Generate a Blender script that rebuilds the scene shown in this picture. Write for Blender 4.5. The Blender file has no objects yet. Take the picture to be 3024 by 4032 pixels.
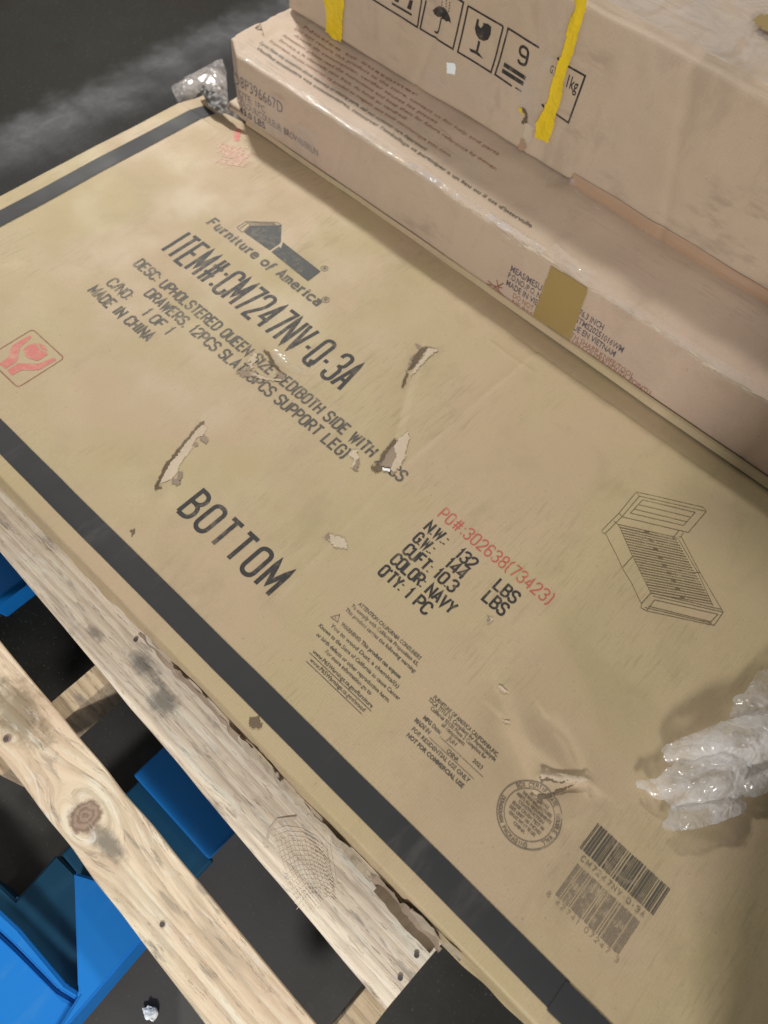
import bpy, bmesh, math, random
import numpy as np
from mathutils import Vector, Matrix
random.seed(7); rng = np.random.default_rng(11)
S = bpy.context.scene
C = S.collection

# ------------------------------------------------------------------ camera
# world: x along the big carton's print, y across it, z up; the carton's top is z = 0
FPX, CX, CY, HC = 3035.0, 1512.0, 2016.0, 1.3
AX = Vector((0.73232, 0.61491, -0.29256)).normalized()      # world x in camera (right, down, forward)
AY = Vector((0.67842, -0.62173, 0.39140)); AY = (AY - AX * AY.dot(AX)).normalized()
AZ = -(AX.cross(AY)) if AX.cross(AY).z > 0 else AX.cross(AY)
CAM = Vector((0, 0, HC))
right = Vector((AX.x, AY.x, AZ.x)); down = Vector((AX.y, AY.y, AZ.y)); fwd = Vector((AX.z, AY.z, AZ.z))
cd = bpy.data.cameras.new('camera'); cam = bpy.data.objects.new('camera', cd); C.objects.link(cam)
M = Matrix((right, -down, -fwd)).transposed().to_4x4(); M.translation = CAM
cam.matrix_world = M
cd.sensor_fit = 'VERTICAL'; cd.sensor_height = 36; cd.sensor_width = 27
cd.lens = 36 * FPX / 4032; cd.clip_start = .05; cd.clip_end = 200
cd.dof.use_dof = True; cd.dof.focus_distance = 1.42; cd.dof.aperture_fstop = 2.8
S.camera = cam
S.render.resolution_x = 768; S.render.resolution_y = 1024

# ------------------------------------------------------------------ light
W = bpy.data.worlds.new("World"); S.world = W; W.use_nodes = True
W.node_tree.nodes['Background'].inputs[0].default_value = (1.0, .96, .90, 1)
W.node_tree.nodes['Background'].inputs[1].default_value = .27
def area(name, loc, target, power, sx, sy, col):
    l = bpy.data.lights.new(name, 'AREA'); l.shape = 'RECTANGLE'; l.size = sx; l.size_y = sy
    l.energy = power; l.color = col
    o = bpy.data.objects.new(name, l); C.objects.link(o); o.location = loc
    o.rotation_euler = (Vector(target) - Vector(loc)).to_track_quat('-Z', 'Y').to_euler()
    return o
k1 = area('warehouse_lamp', (-4.6, 3.1, 3.9), (-2.4, 1.35, 0), 46, .45, .30, (1.0, .97, .91))
k1.data.spread = math.radians(66)
area('warehouse_lamp', (2.6, 1.8, 4.2), (0.0, .6, 0), 24, .30, .22, (1.0, .95, .89))
area('warehouse_lamp', (2.3, -3.3, 2.5), (-.7, .4, 0), 205, .9, .5, (1.0, .96, .93))
S.view_settings.view_transform = 'Standard'; S.view_settings.look = 'None'
S.view_settings.exposure = 0.0; S.view_settings.gamma = 1

# ------------------------------------------------------------------ helpers
def ray(sx, sy):
    return right * (sx - CX) + down * (sy - CY) + fwd * FPX
def G(sx, sy, z=0.0):                 # point of the horizontal plane z seen at that place of the photograph
    r = ray(sx, sy); t = (z - HC) / r.z
    return (r.x * t, r.y * t)
def F(sx, sy, y):                     # same for an upright plane y: returns x, z
    r = ray(sx, sy); t = y / r.y
    return (r.x * t, HC + r.z * t)
def zc(x0, y0, k):                    # crop coordinates to photograph coordinates
    return lambda *p: [(x0 + a * k, y0 + b * k) for a, b in p]

def vnoise(x, y, s, seed=0):
    x = np.asarray(x, float) * s + 100.37 * (seed + 1); y = np.asarray(y, float) * s + 57.13 * (seed + 1)
    xi = np.floor(x).astype(np.int64); yi = np.floor(y).astype(np.int64)
    fx = x - xi; fy = y - yi; fx = fx * fx * (3 - 2 * fx); fy = fy * fy * (3 - 2 * fy)
    def h(a, b):
        n = (a * 374761393 + b * 668265263 + seed * 1274126177) & 0xffffffff
        n = ((n ^ (n >> 13)) * 1103515245) & 0xffffffff
        return ((n ^ (n >> 16)) & 0xffff) / 65535.0 * 2 - 1
    return (h(xi, yi) * (1 - fx) + h(xi + 1, yi) * fx) * (1 - fy) + (h(xi, yi + 1) * (1 - fx) + h(xi + 1, yi + 1) * fx) * fy

def mesh_obj(name, verts, faces, mat, parent=None, smooth=False, label=None, kind=None):
    me = bpy.data.meshes.new(name); me.from_pydata([tuple(v) for v in verts], [], faces); me.update()
    if mat: me.materials.append(mat)
    if smooth: me.polygons.foreach_set('use_smooth', [True] * len(me.polygons))
    o = bpy.data.objects.new(name, me); C.objects.link(o)
    if parent: o.parent = parent
    if label: o['label'] = label
    if kind: o['kind'] = kind
    return o
def thing(name, label, cat, loc=(0, 0, 0), group=None):
    o = bpy.data.objects.new(name, None); C.objects.link(o); o.location = loc
    o['label'] = label; o['category'] = cat
    if group: o['group'] = group
    return o
def tag(o, label, cat): o['label'] = label; o['category'] = cat; return o

# ------------------------------------------------------------------ materials
class NT:
    def __init__(s, name):
        s.m = bpy.data.materials.new(name); s.m.use_nodes = True; s.t = s.m.node_tree
        s.b = s.t.nodes['Principled BSDF']; s.out = s.t.nodes['Material Output']
        s.co = s.t.nodes.new('ShaderNodeTexCoord').outputs['Object']
    def n(s, t, **k):
        nd = s.t.nodes.new('ShaderNode' + t)
        for a, v in k.items(): setattr(nd, a, v)
        return nd
    def l(s, a, b): s.t.links.new(a, b)
    def put(s, sock, v):
        if hasattr(v, 'links') or hasattr(v, 'is_linked'): s.l(v, sock)
        else: sock.default_value = v
    def mapc(s, scale=(1, 1, 1), rot=(0, 0, 0), loc=(0, 0, 0), co=None):
        m = s.n('Mapping'); m.inputs['Scale'].default_value = scale; m.inputs['Rotation'].default_value = rot
        m.inputs['Location'].default_value = loc; s.l(co or s.co, m.inputs[0]); return m.outputs[0]
    def noise(s, scale, detail=3, rough=.5, co=None, dist=0):
        n = s.n('TexNoise'); n.inputs['Scale'].default_value = scale; n.inputs['Detail'].default_value = detail
        n.inputs['Roughness'].default_value = rough; n.inputs['Distortion'].default_value = dist
        s.l(co or s.co, n.inputs['Vector']); return n.outputs['Fac']
    def ramp(s, f, lo, hi, a=0.0, b=1.0):
        n = s.n('MapRange', interpolation_type='SMOOTHSTEP'); s.put(n.inputs[0], f)
        n.inputs[1].default_value = lo; n.inputs[2].default_value = hi
        n.inputs[3].default_value = a; n.inputs[4].default_value = b; return n.outputs[0]
    def mix(s, f, a, b, mode='MIX'):
        n = s.n('Mix', data_type='RGBA', blend_type=mode)
        s.put(n.inputs[0], f)
        for i, v in ((6, a), (7, b)):
            if isinstance(v, tuple): n.inputs[i].default_value = (*v, 1)
            else: s.l(v, n.inputs[i])
        return n.outputs[2]
    def math(s, op, a, b=0.0, c=0.0):
        n = s.n('Math', operation=op)
        for i, v in enumerate((a, b, c)): s.put(n.inputs[i], v)
        return n.outputs[0]
    def sep(s, co=None):
        n = s.n('SeparateXYZ'); s.l(co or s.co, n.inputs[0]); return n.outputs
    def bump(s, h, st=.3, dist=.002, prev=None):
        n = s.n('Bump'); n.inputs['Strength'].default_value = st; n.inputs['Distance'].default_value = dist
        s.l(h, n.inputs['Height'])
        if prev: s.l(prev, n.inputs['Normal'])
        return n.outputs[0]
    def fin(s, col, rough=.6, spec=.4, nrm=None, metal=0):
        if isinstance(col, tuple): s.b.inputs['Base Color'].default_value = (*col, 1)
        else: s.l(col, s.b.inputs['Base Color'])
        s.put(s.b.inputs['Roughness'], rough); s.b.inputs['Specular IOR Level'].default_value = spec
        s.b.inputs['Metallic'].default_value = metal
        if nrm: s.l(nrm, s.b.inputs['Normal'])
        return s.m

def kraft_nodes(t, a, b, dirt=.35, streak_axis='y'):
    big = t.noise(3.2, 3, .55); col = t.mix(t.ramp(big, .38, .64), a, b)
    med = t.noise(11, 4, .6, dist=.4)
    col = t.mix(t.math('MULTIPLY', t.ramp(med, .5, .72), dirt * .55), col, tuple(c * .70 for c in a))
    # grime rubbed along the flutes, as fine streaks in patches
    sc = (170, 16, 1) if streak_axis == 'y' else (9, 120, 30)
    st = t.noise(1.0, 3, .65, co=t.mapc(scale=sc))
    patch = t.ramp(t.noise(4.3, 2, .5, co=t.mapc(loc=(3.1, 1.7, 0))), .46, .68)
    f = t.math('MULTIPLY', t.math('MULTIPLY', t.ramp(st, .5, .72), patch), dirt)
    col = t.mix(f, col, tuple(c * .45 for c in a))
    sm = t.ramp(t.noise(2.1, 5, .62, co=t.mapc(scale=(1.0, 1.6, 1), loc=(9, 4, 0), rot=(0, 0, .5))), .56, .74)
    col = t.mix(t.math('MULTIPLY', sm, dirt * .5), col, (a[0] * .62, a[1] * .66, a[2] * .66))
    pale = t.ramp(t.noise(5.5, 5, .65, co=t.mapc(loc=(1, 8, 0))), .60, .76)
    col = t.mix(t.math('MULTIPLY', pale, .35), col, (min(1, a[0] * 1.28), min(1, a[1] * 1.3), min(1, a[2] * 1.38)))
    wv = t.n('TexWave', bands_direction='X' if streak_axis == 'y' else 'Z'); wv.inputs['Scale'].default_value = 55; wv.inputs['Distortion'].default_value = 2.2
    wv.inputs['Detail'].default_value = 2; t.l(t.co, wv.inputs['Vector'])
    wh = t.n('TexWave', bands_direction='Y' if streak_axis == 'y' else 'X'); wh.inputs['Scale'].default_value = 68; wh.inputs['Distortion'].default_value = 2.2; t.l(t.co, wh.inputs['Vector'])
    wm = t.ramp(t.noise(2.6, 3, .6, co=t.mapc(loc=(2, 6, 1))), .35, .65, .25, 1)
    wf = t.math('MULTIPLY', t.math('MULTIPLY', t.math('ADD', wv.outputs['Fac'], wh.outputs['Fac']), .5), wm)
    col = t.mix(t.math('MULTIPLY', wf, .20), col, tuple(c * .62 for c in a))
    sm2 = t.ramp(t.noise(1, 5, .68, dist=.4, co=t.mapc(scale=(9, 3.2, 4), loc=(1, 3, 5), rot=(0, 0, .15))), .55, .72)
    col = t.mix(t.math('MULTIPLY', sm2, dirt * .75), col, tuple(c * .58 for c in a))
    fine = t.noise(330, 4, .7)
    col = t.mix(t.ramp(fine, .3, .75, 0, .24), col, tuple(c * .55 for c in a))
    speck = t.ramp(t.noise(140, 2, .5), .70, .76)
    col = t.mix(t.math('MULTIPLY', speck, .35), col, tuple(c * .4 for c in a))
    return col, fine
def kraft(name, a, b, dirt=.35, axis='y', rough=.62, seam=None):
    t = NT(name); col, fine = kraft_nodes(t, a, b, dirt, axis)
    ax = 'X' if axis == 'y' else 'Z'
    w = t.n('TexWave', bands_direction=ax); w.inputs['Scale'].default_value = 40
    w.inputs['Distortion'].default_value = 1.5; t.l(t.co, w.inputs['Vector'])
    h = t.math('ADD', t.math('MULTIPLY', fine, .5), t.math('MULTIPLY', w.outputs['Fac'], .22))
    h2 = t.noise(26, 4, .6)
    nb = t.bump(h2, .25, .003); nb = t.bump(h, .30, .0007, nb)
    r = t.ramp(t.noise(7, 3), .3, .7, rough - .10, rough + .10)
    return t.fin(col, r, .38, nb)
K_MAIN = kraft('kraft_main', (.475, .385, .222), (.495, .378, .248), .36)
K_SIDE = kraft('kraft_upright', (.53, .42, .315), (.55, .425, .335), .45, 'z')
K_TOP3 = kraft('kraft_large', (.555, .44, .33), (.55, .43, .31), .5, 'z')
K_TORN = kraft('torn_liner_and_glint', (.60, .50, .375), (.55, .45, .33), .25, rough=.85)
K_INNER = kraft('torn_flute', (.30, .235, .175), (.36, .28, .21), .6, rough=.9)
K_DARK = kraft('torn_and_slit_dark', (.15, .11, .07), (.20, .15, .10), .6, rough=.95)  # torn fibre brown, also paints the dark inside of slits

def ink(name, col, under, wear=.25, rough=.6):
    t = NT(name)
    n = t.noise(60, 4, .75); n2 = t.noise(9, 3, .6, co=t.mapc(loc=(5, 2, 1)))
    f = t.math('ADD', t.math('MULTIPLY', n, .6), t.math('MULTIPLY', n2, .4))
    base = t.mix(t.ramp(f, .5, .62, wear * .25, wear + .2), col, under)
    return t.fin(base, rough, .35)
INK = ink('black_ink', (.026, .026, .028), (.34, .27, .18), .12)
INK_GREY = ink('grey_ink', (.070, .065, .056), (.42, .34, .23), .30)
INK_FADE = ink('faded_ink', (.165, .135, .10), (.48, .38, .26), .5)
INK_RED = ink('red_ink', (.46, .085, .062), (.56, .33, .22), .45)
INK_PINK = ink('pink_ink', (.55, .16, .14), (.55, .36, .26), .4)
INK_PALE = ink('pale_red_ink', (.54, .31, .23), (.55, .41, .29), .75)
INK_BLUE = ink('blue_black_ink', (.075, .075, .105), (.42, .32, .25), .4)
INK_BROWN = ink('brown_ink', (.27, .10, .065), (.40, .28, .2), .5)
INK_LOGO = ink('logo_ink', (.052, .055, .055), (.30, .25, .17), .10)
INK_LINE = ink('line_ink', (.12, .09, .055), (.42, .33, .2), .45)

def plastic(name, col, rough, wear=(.2, .2, .2), amt=.2, spec=.5, sc=25):
    t = NT(name)
    s1 = t.noise(sc, 5, .7, co=t.mapc(scale=(1, .25, 1), rot=(0, 0, .6)))
    s2 = t.noise(sc * .2, 3, .5)
    f = t.math('MULTIPLY', t.ramp(s1, .5, .75), t.ramp(s2, .35, .7))
    c = t.mix(t.math('MULTIPLY', f, amt), col, wear)
    return t.fin(c, t.ramp(s2, .3, .7, rough - .06, rough + .1), spec, t.bump(t.noise(14, 3), .12, .004))
TAPE_BLACK = plastic('black_tape', (.036, .037, .039), .56, (.15, .14, .125), .35, .28)
BLUE = plastic('blue_plastic', (.008, .20, .64), .50, (.07, .28, .62), .6, .3, 14)
BLUE_SHADE = plastic('blue_plastic_shade', (.006, .06, .12), .5, (.03, .12, .2), .3, .3, 12)  # darker copy of the blue plastic, shade of the pocket put into its colour
OLIVE = plastic('olive_tape', (.33, .235, .088), .42, (.42, .33, .17), .3)
TAN = plastic('tan_tape', (.40, .265, .175), .34, (.5, .36, .26), .3)
YELLOW = plastic('yellow_tape', (.74, .53, .018), .30, (.52, .40, .10), .7, .5, 30)
WHITE = plastic('white_sticker_and_glint', (.86, .92, .95), .35, (.5, .6, .7), .3)

def film(name, tint, alpha_lo, alpha_hi, rough=.16, trans=.5):
    t = NT(name)
    n = t.noise(11, 4, .6, dist=1.0); n2 = t.noise(48, 3, .6, dist=1.5)
    b = t.b; b.inputs['Base Color'].default_value = (*tint, 1)
    b.inputs['Roughness'].default_value = rough; b.inputs['Specular IOR Level'].default_value = 1.0
    b.inputs['Coat Weight'].default_value = .8; b.inputs['Coat Roughness'].default_value = .06
    vo = t.n('TexVoronoi', feature='DISTANCE_TO_EDGE'); vo.inputs['Scale'].default_value = 38
    dv = t.n('VectorMath', operation='ADD'); nn = t.n('TexNoise'); nn.inputs['Scale'].default_value = 14; t.l(t.co, nn.inputs['Vector'])
    sv = t.n('VectorMath', operation='SCALE'); sv.inputs['Scale'].default_value = .10; t.l(nn.outputs['Color'], sv.inputs[0]); t.l(t.co, dv.inputs[0]); t.l(sv.outputs[0], dv.inputs[1]); t.l(dv.outputs[0], vo.inputs['Vector'])
    h = t.math('ADD', t.math('ADD', n, t.math('MULTIPLY', n2, .12)), t.math('MULTIPLY', vo.outputs['Distance'], 1.1 if name in ('crumpled_film', 'thin_film', 'flat_film', 'grey_film') else .12)); nb = t.bump(h, .75, .010)
    t.l(nb, b.inputs['Normal']); t.l(nb, b.inputs['Coat Normal'])
    tr = t.n('BsdfTranslucent'); tr.inputs[0].default_value = (*tint, 1)
    m1 = t.n('MixShader'); m1.inputs[0].default_value = trans
    t.l(b.outputs[0], m1.inputs[1]); t.l(tr.outputs[0], m1.inputs[2])
    tp = t.n('BsdfTransparent'); m2 = t.n('MixShader')
    t.l(t.ramp(n, .38, .62, alpha_lo, alpha_hi), m2.inputs[0])
    t.l(tp.outputs[0], m2.inputs[1]); t.l(m1.outputs[0], m2.inputs[2]); t.l(m2.outputs[0], t.out.inputs[0])
    return t.m
FILM = film('crumpled_film', (.97, .98, 1.0), .30, .86, .12, .62)
FILM_WRAP = film('stretch_film', (.86, .85, .88), .10, .62, .10)
CLEAR = film('clear_tape', (.82, .78, .72), .05, .22, .08, .2)

def wood(name, c1, c2, dark, knots=(), off=0.0, warm=None, grain=1.0, stains=()):
    t = NT(name); x, y, z = t.sep()
    dd = None
    for kx, ky, r in knots:               # the grain bends round each knot
        dx = t.math('MULTIPLY', t.math('SUBTRACT', x, kx), .6); dy = t.math('SUBTRACT', y, ky)
        d2 = t.math('ADD', t.math('MULTIPLY', dx, dx), t.math('MULTIPLY', dy, dy))
        g = t.math('DIVIDE', t.math('MULTIPLY', dy, r * r * 2.2), t.math('ADD', d2, r * r * .8))
        dd = g if dd is None else t.math('ADD', dd, g)
    yy = t.math('SUBTRACT', y, dd) if dd is not None else y
    cx = t.n('CombineXYZ'); t.l(x, cx.inputs[0]); t.l(yy, cx.inputs[1]); t.l(z, cx.inputs[2]); co = cx.outputs[0]
    warp = t.noise(2.2, 3, .5, co=t.mapc(scale=(1.0, 4, 1), loc=(off, off, 0), co=co))
    rings = t.n('TexWave', wave_type='BANDS', bands_direction='Y', wave_profile='SAW')
    rings.inputs['Scale'].default_value = 17 * grain; rings.inputs['Distortion'].default_value = 3.0
    rings.inputs['Detail'].default_value = 3; rings.inputs['Detail Scale'].default_value = .6
    t.l(t.mapc(scale=(.10, 1, 1), loc=(off, off * .3, 0), co=co), rings.inputs['Vector'])
    fib = t.noise(1, 5, .7, co=t.mapc(scale=(10, 260, 60), loc=(off, 0, 0), co=co))
    col = t.mix(t.ramp(warp, .35, .65), c1, c2)
    col = t.mix(t.math('MULTIPLY', t.ramp(rings.outputs['Fac'], .35, .95), .42), col, dark)
    col = t.mix(t.ramp(fib, .42, .75, 0, .45), col, dark)
    bl = t.ramp(t.noise(1, 4, .6, co=t.mapc(scale=(9, 48, 1), loc=(off * 2, 3, 0))), .58, .68)
    col = t.mix(t.math('MULTIPLY', bl, .50), col, (.085, .09, .092))        # blue stain specks
    wv = t.ramp(t.noise(1, 4, .62, dist=.9, co=t.mapc(scale=(4.5, 38, 1), loc=(off, off, 2), co=co)), .50, .68)
    col = t.mix(t.math('MULTIPLY', wv, .55), col, tuple(c * .55 for c in c2))
    wp = t.ramp(t.noise(1, 4, .62, dist=.6, co=t.mapc(scale=(5, 45, 1), loc=(off + 7, off, 2), co=co)), .52, .66)
    col = t.mix(t.math('MULTIPLY', wp, .5), col, tuple(min(.88, c * 1.2) for c in c1))
    if warm:
        wf = t.ramp(t.noise(1, 2, .5, co=t.mapc(scale=(3, 6, 1), loc=(off, 1, 0))), .42, .62)
        col = t.mix(t.math('MULTIPLY', wf, .55), col, warm)
    for sx, sy, rx, ry, sc in stains:
        dx = t.math('DIVIDE', t.math('SUBTRACT', x, sx), rx); dy = t.math('DIVIDE', t.math('SUBTRACT', y, sy), ry)
        d = t.math('ADD', t.math('SQRT', t.math('ADD', t.math('MULTIPLY', dx, dx), t.math('MULTIPLY', dy, dy))),
                   t.math('MULTIPLY', t.math('SUBTRACT', t.noise(38, 4, .7), .5), 1.6))
        col = t.mix(t.ramp(d, .3, 1.15, .72, 0), col, sc)
    for kx, ky, r in knots:
        dx = t.math('SUBTRACT', x, kx); dy = t.math('SUBTRACT', y, ky)
        d = t.math('SQRT', t.math('ADD', t.math('MULTIPLY', dx, dx), t.math('MULTIPLY', dy, dy)))
        d = t.math('ADD', d, t.math('MULTIPLY', t.math('SUBTRACT', t.noise(38, 4, .65), .5), r * .9))
        ring = t.math('SINE', t.math('MULTIPLY', d, 900 * .022 / r))
        kc = t.mix(t.ramp(ring, -1.2, 1.6), (.36, .26, .20), (.21, .145, .105))
        col = t.mix(t.ramp(d, r * .75, r * 1.02, .93, 0), col, kc)
    s1 = t.ramp(t.noise(1, 5, .7, dist=.5, co=t.mapc(scale=(22, 150, 40), loc=(off, 1, 0), co=co)), .57, .72)
    col = t.mix(t.math('MULTIPLY', s1, .30), col, tuple(c * .5 for c in dark))
    s2 = t.ramp(t.noise(1, 5, .7, dist=.5, co=t.mapc(scale=(14, 120, 40), loc=(off, 5, 0), co=co)), .56, .70)
    col = t.mix(t.math('MULTIPLY', s2, .5), col, tuple(min(.88, c * 1.35) for c in c1))
    h = t.math('ADD', t.math('MULTIPLY', fib, .6), t.math('ADD', t.math('MULTIPLY', rings.outputs['Fac'], .5), t.math('MULTIPLY', s1, -.6)))
    return t.fin(col, .72, .28, t.bump(h, .8, .0022))

t = NT('floor_mat')
x, y, z = t.sep()
n1 = t.noise(3.0, 5, .6); n2 = t.noise(22, 5, .7, dist=.5)
col = t.mix(t.ramp(n1, .35, .7), (.014, .014, .011), (.024, .024, .020))
col = t.mix(t.math('MULTIPLY', t.ramp(t.noise(1.6, 4, .6, co=t.mapc(loc=(4, 2, 0))), .55, .68), .75), col, (.018, .010, .007))
edge = t.math('ADD', t.math('SUBTRACT', x, -2.40), t.math('MULTIPLY', t.math('SUBTRACT', t.noise(7, 4, .6), .5), .22))
ed = t.math('ABSOLUTE', edge)
sc1 = t.ramp(ed, .03, .17, 1, 0); strk = t.noise(1, 4, .7, co=t.mapc(scale=(90, 14, 1), rot=(0, 0, -.35)))
f = t.math('MULTIPLY', sc1, t.math('ADD', t.ramp(n2, .30, .85, .35, .65), t.ramp(strk, .5, .75, 0, .2)))
f = t.math('MULTIPLY', f, t.ramp(t.noise(4.5, 2), .3, .55, .35, 1))
col = t.mix(t.math('MINIMUM', f, .75), col, (.16, .16, .175))
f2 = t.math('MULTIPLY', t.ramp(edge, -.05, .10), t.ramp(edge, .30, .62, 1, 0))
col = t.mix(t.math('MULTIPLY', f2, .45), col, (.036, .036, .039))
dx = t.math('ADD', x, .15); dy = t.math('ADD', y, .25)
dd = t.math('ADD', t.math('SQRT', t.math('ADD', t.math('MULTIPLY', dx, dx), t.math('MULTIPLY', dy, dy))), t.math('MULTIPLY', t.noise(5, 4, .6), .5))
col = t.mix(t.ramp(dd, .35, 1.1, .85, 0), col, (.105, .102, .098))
sp = t.ramp(t.noise(160, 3, .6), .62, .74); col = t.mix(t.math('MULTIPLY', sp, .5), col, (.16, .155, .145))
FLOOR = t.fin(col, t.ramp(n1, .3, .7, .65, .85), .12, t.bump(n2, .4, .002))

# ------------------------------------------------------------------ big carton: shape of the top
XF, XN, YL, YR, TH = -1.677, 1.25, .127, 1.194, .13
DX = .004
gx = np.arange(XF, XN, DX); gy = np.arange(YL, YR + DX, DX)
GX, GY = np.meshgrid(gx, gy, indexing='ij')
def seg_field(pts):
    """signed distance (left +) and distance to a world polyline, on the grid"""
    best = np.full(GX.shape, 9.0); sg = np.zeros(GX.shape)
    for (ax, ay), (bx, by) in zip(pts[:-1], pts[1:]):
        dx, dy = bx - ax, by - ay; L2 = dx * dx + dy * dy
        tt = np.clip(((GX - ax) * dx + (GY - ay) * dy) / L2, 0, 1)
        px, py = ax + tt * dx, ay + tt * dy; d = np.hypot(GX - px, GY - py)
        s = np.sign(dx * (GY - ay) - dy * (GX - ax)); m = d < best
        best[m] = d[m]; sg[m] = s[m]
    return best, sg
Hh = np.zeros(GX.shape)
Hh += .0030 * vnoise(GX, GY, 2.2, 1) + .0011 * vnoise(GX, GY, 7, 2) + .00035 * vnoise(GX, GY, 22, 3)
Hh += .00022 * vnoise(GX, GY * .25, 60, 4)
def crease(spx, amp, wl, wr=None, world=False, p=1.3):
    pts = spx if world else [G(*p) for p in spx]
    d, s = seg_field(pts); wr = wr or wl
    w = np.where(s > 0, wl, wr)
    global Hh
    Hh += amp * np.exp(-(d / w) ** p)
D = lambda *p: [(a * 1.8228, b * 1.8228) for a, b in p]
crease(D((1159, 757), (1019, 877), (884, 994), (720, 1165), (590, 1300)), -.0030, .006, .012)
crease(D((1159, 757), (1019, 877), (884, 994), (720, 1165), (590, 1300)), .0016, .022)
crease(D((910, 760), (885, 830), (860, 930), (830, 1000)), -.0045, .007, .02)
crease(D((1060, 740), (1100, 770), (1150, 800)), .002, .004)
crease(D((1085, 1330), (1050, 1370)), -.003, .008)
z8 = zc(1900, 2600, .3617)
crease(z8((200, 400), (300, 800), (400, 1100), (500, 1300)), -.0075, .012, .042, p=2)
crease(z8((330, 720), (560, 940), (800, 1110), (1000, 1250)), .0060, .045, .014, p=2)
crease(z8((760, 700), (880, 860), (990, 1080), (1050, 1240)), -.0050, .012, .035, p=2)
crease(z8((820, 800), (900, 900), (980, 1100)), .0018, .005, p=2)
crease(z8((500, 950), (700, 1150)), .0030, .030, p=2)
crease(z8((600, 1270), (820, 1290), (1120, 1330)), .0085, .007)
crease(z8((1000, 1370), (750, 1460), (620, 1500), (625, 1570)), -.0080, .010)
crease(z8((1200, 1500), (1000, 1650), (860, 1800)), -.0035, .012)
crease(z8((1150, 1600), (960, 1760)), .0020, .010)
crease(D((1300, 1420), (1400, 1500), (1480, 1600)), -.004, .06)
crease(D((420, 915), (380, 970), (350, 1040)), -.003, .006, .03)
crease(D((280, 1150), (330, 1080)), -.0025, .008)
crease(D((1170, 1320), (1260, 1470), (1300, 1600)), .003, .05)
zB = zc(850, 1200, .4822)
for i in range(9):                        # puckered tape over the description
    a = 300 + i * 26 + random.uniform(-8, 8)
    crease(zB((a, 560 + random.uniform(-40, 40) - 120), (a + 160, 500 + i * 14)), random.choice((-1, 1)) * .0016, .004)
crease(zB((390, 370), (470, 450), (560, 570)), -.003, .005)
crease(zB((560, 480), (760, 590)), .0022, .01)
# long edge under the upright carton is crushed downwards
yr = np.clip((GY - 1.119) / .075, 0, 1)
Hh -= .011 * yr * yr * (3 - 2 * yr) + .002 * (GY > 1.121) * (1 + vnoise(GX, GY, 9, 5)) * .5
yl = np.clip((.165 - GY) / .04, 0, 1); Hh -= yl * yl * (.004 + .004 * vnoise(GX, GY * 0, 5, 6))
def hz(x, y):
    x = np.asarray(x, float); y = np.asarray(y, float)
    fx = np.clip((x - gx[0]) / DX, 0, len(gx) - 1.001); fy = np.clip((y - gy[0]) / DX, 0, len(gy) - 1.001)
    i = fx.astype(int); j = fy.astype(int); fx = fx - i; fy = fy - j
    return (Hh[i, j] * (1 - fx) + Hh[i + 1, j] * fx) * (1 - fy) + (Hh[i, j + 1] * (1 - fx) + Hh[i + 1, j + 1] * fx) * fy

def grid_mesh(P, name, mat, parent=None, mask=None, label=None):
    nx, ny = P.shape[:2]; idx = np.arange(nx * ny).reshape(nx, ny)
    q = np.stack([idx[:-1, :-1], idx[1:, :-1], idx[1:, 1:], idx[:-1, 1:]], -1).reshape(-1, 4)
    if mask is not None: q = q[mask.reshape(-1)]
    used, inv = np.unique(q, return_inverse=True); q = inv.reshape(-1, 4)
    V = P.reshape(-1, 3)[used]
    me = bpy.data.meshes.new(name); me.vertices.add(len(V)); me.vertices.foreach_set('co', V.astype(np.float32).ravel())
    me.loops.add(q.size); me.loops.foreach_set('vertex_index', q.astype(np.int32).ravel())
    me.polygons.add(len(q)); me.polygons.foreach_set('loop_start', np.arange(0, q.size, 4, dtype=np.int32))
    me.polygons.foreach_set('loop_total', np.full(len(q), 4, dtype=np.int32))
    me.polygons.foreach_set('use_smooth', np.ones(len(q), dtype=bool))
    me.update(calc_edges=True); me.validate(); me.materials.append(mat)
    o = bpy.data.objects.new(name, me); C.objects.link(o)
    if parent: o.parent = parent
    if label: o['label'] = label
    return o

big = thing('cardboard_carton', 'long flat kraft carton with black tape and BOTTOM printed on it, lying across the pallet', 'carton', (0, 0, -TH))
def wrap(v, n=14, r=.007, depth=TH):       # rows that roll over an edge and go down the side
    a = np.linspace(0, math.pi / 2, 6)[1:]
    out = np.concatenate([r * np.sin(a), np.full(n, r)]); dn = np.concatenate([r * (1 - np.cos(a)), np.linspace(r, depth, n + 1)[1:]])
    return out, dn
oo, dn = wrap(0)
xs = np.concatenate([XF - oo[::-1], gx]); xd = np.concatenate([dn[::-1], np.zeros(len(gx))])
ys = np.concatenate([YL - oo[::-1], gy, YR + oo]); yd = np.concatenate([dn[::-1], np.zeros(len(gy)), dn])
PX, PY = np.meshgrid(xs, ys, indexing='ij')
dz = np.maximum(xd[:, None], yd[None, :])
PZ = hz(PX, PY) * np.clip(1 - dz / TH, 0, 1) - dz
side = (yd[None, :] > 0) & (PY < .5)
PYs = PY + np.where(side, -.006 * vnoise(PX, PZ, 6, 8) * np.clip(dz / .03, 0, 1) - .0025 * vnoise(PX, PZ * 3, 24, 9) * np.clip(dz / .02, 0, 1), 0)
P3 = np.stack([PX, PYs, PZ + TH], -1)
grid_mesh(P3, 'box_body', K_MAIN, big)

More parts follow.
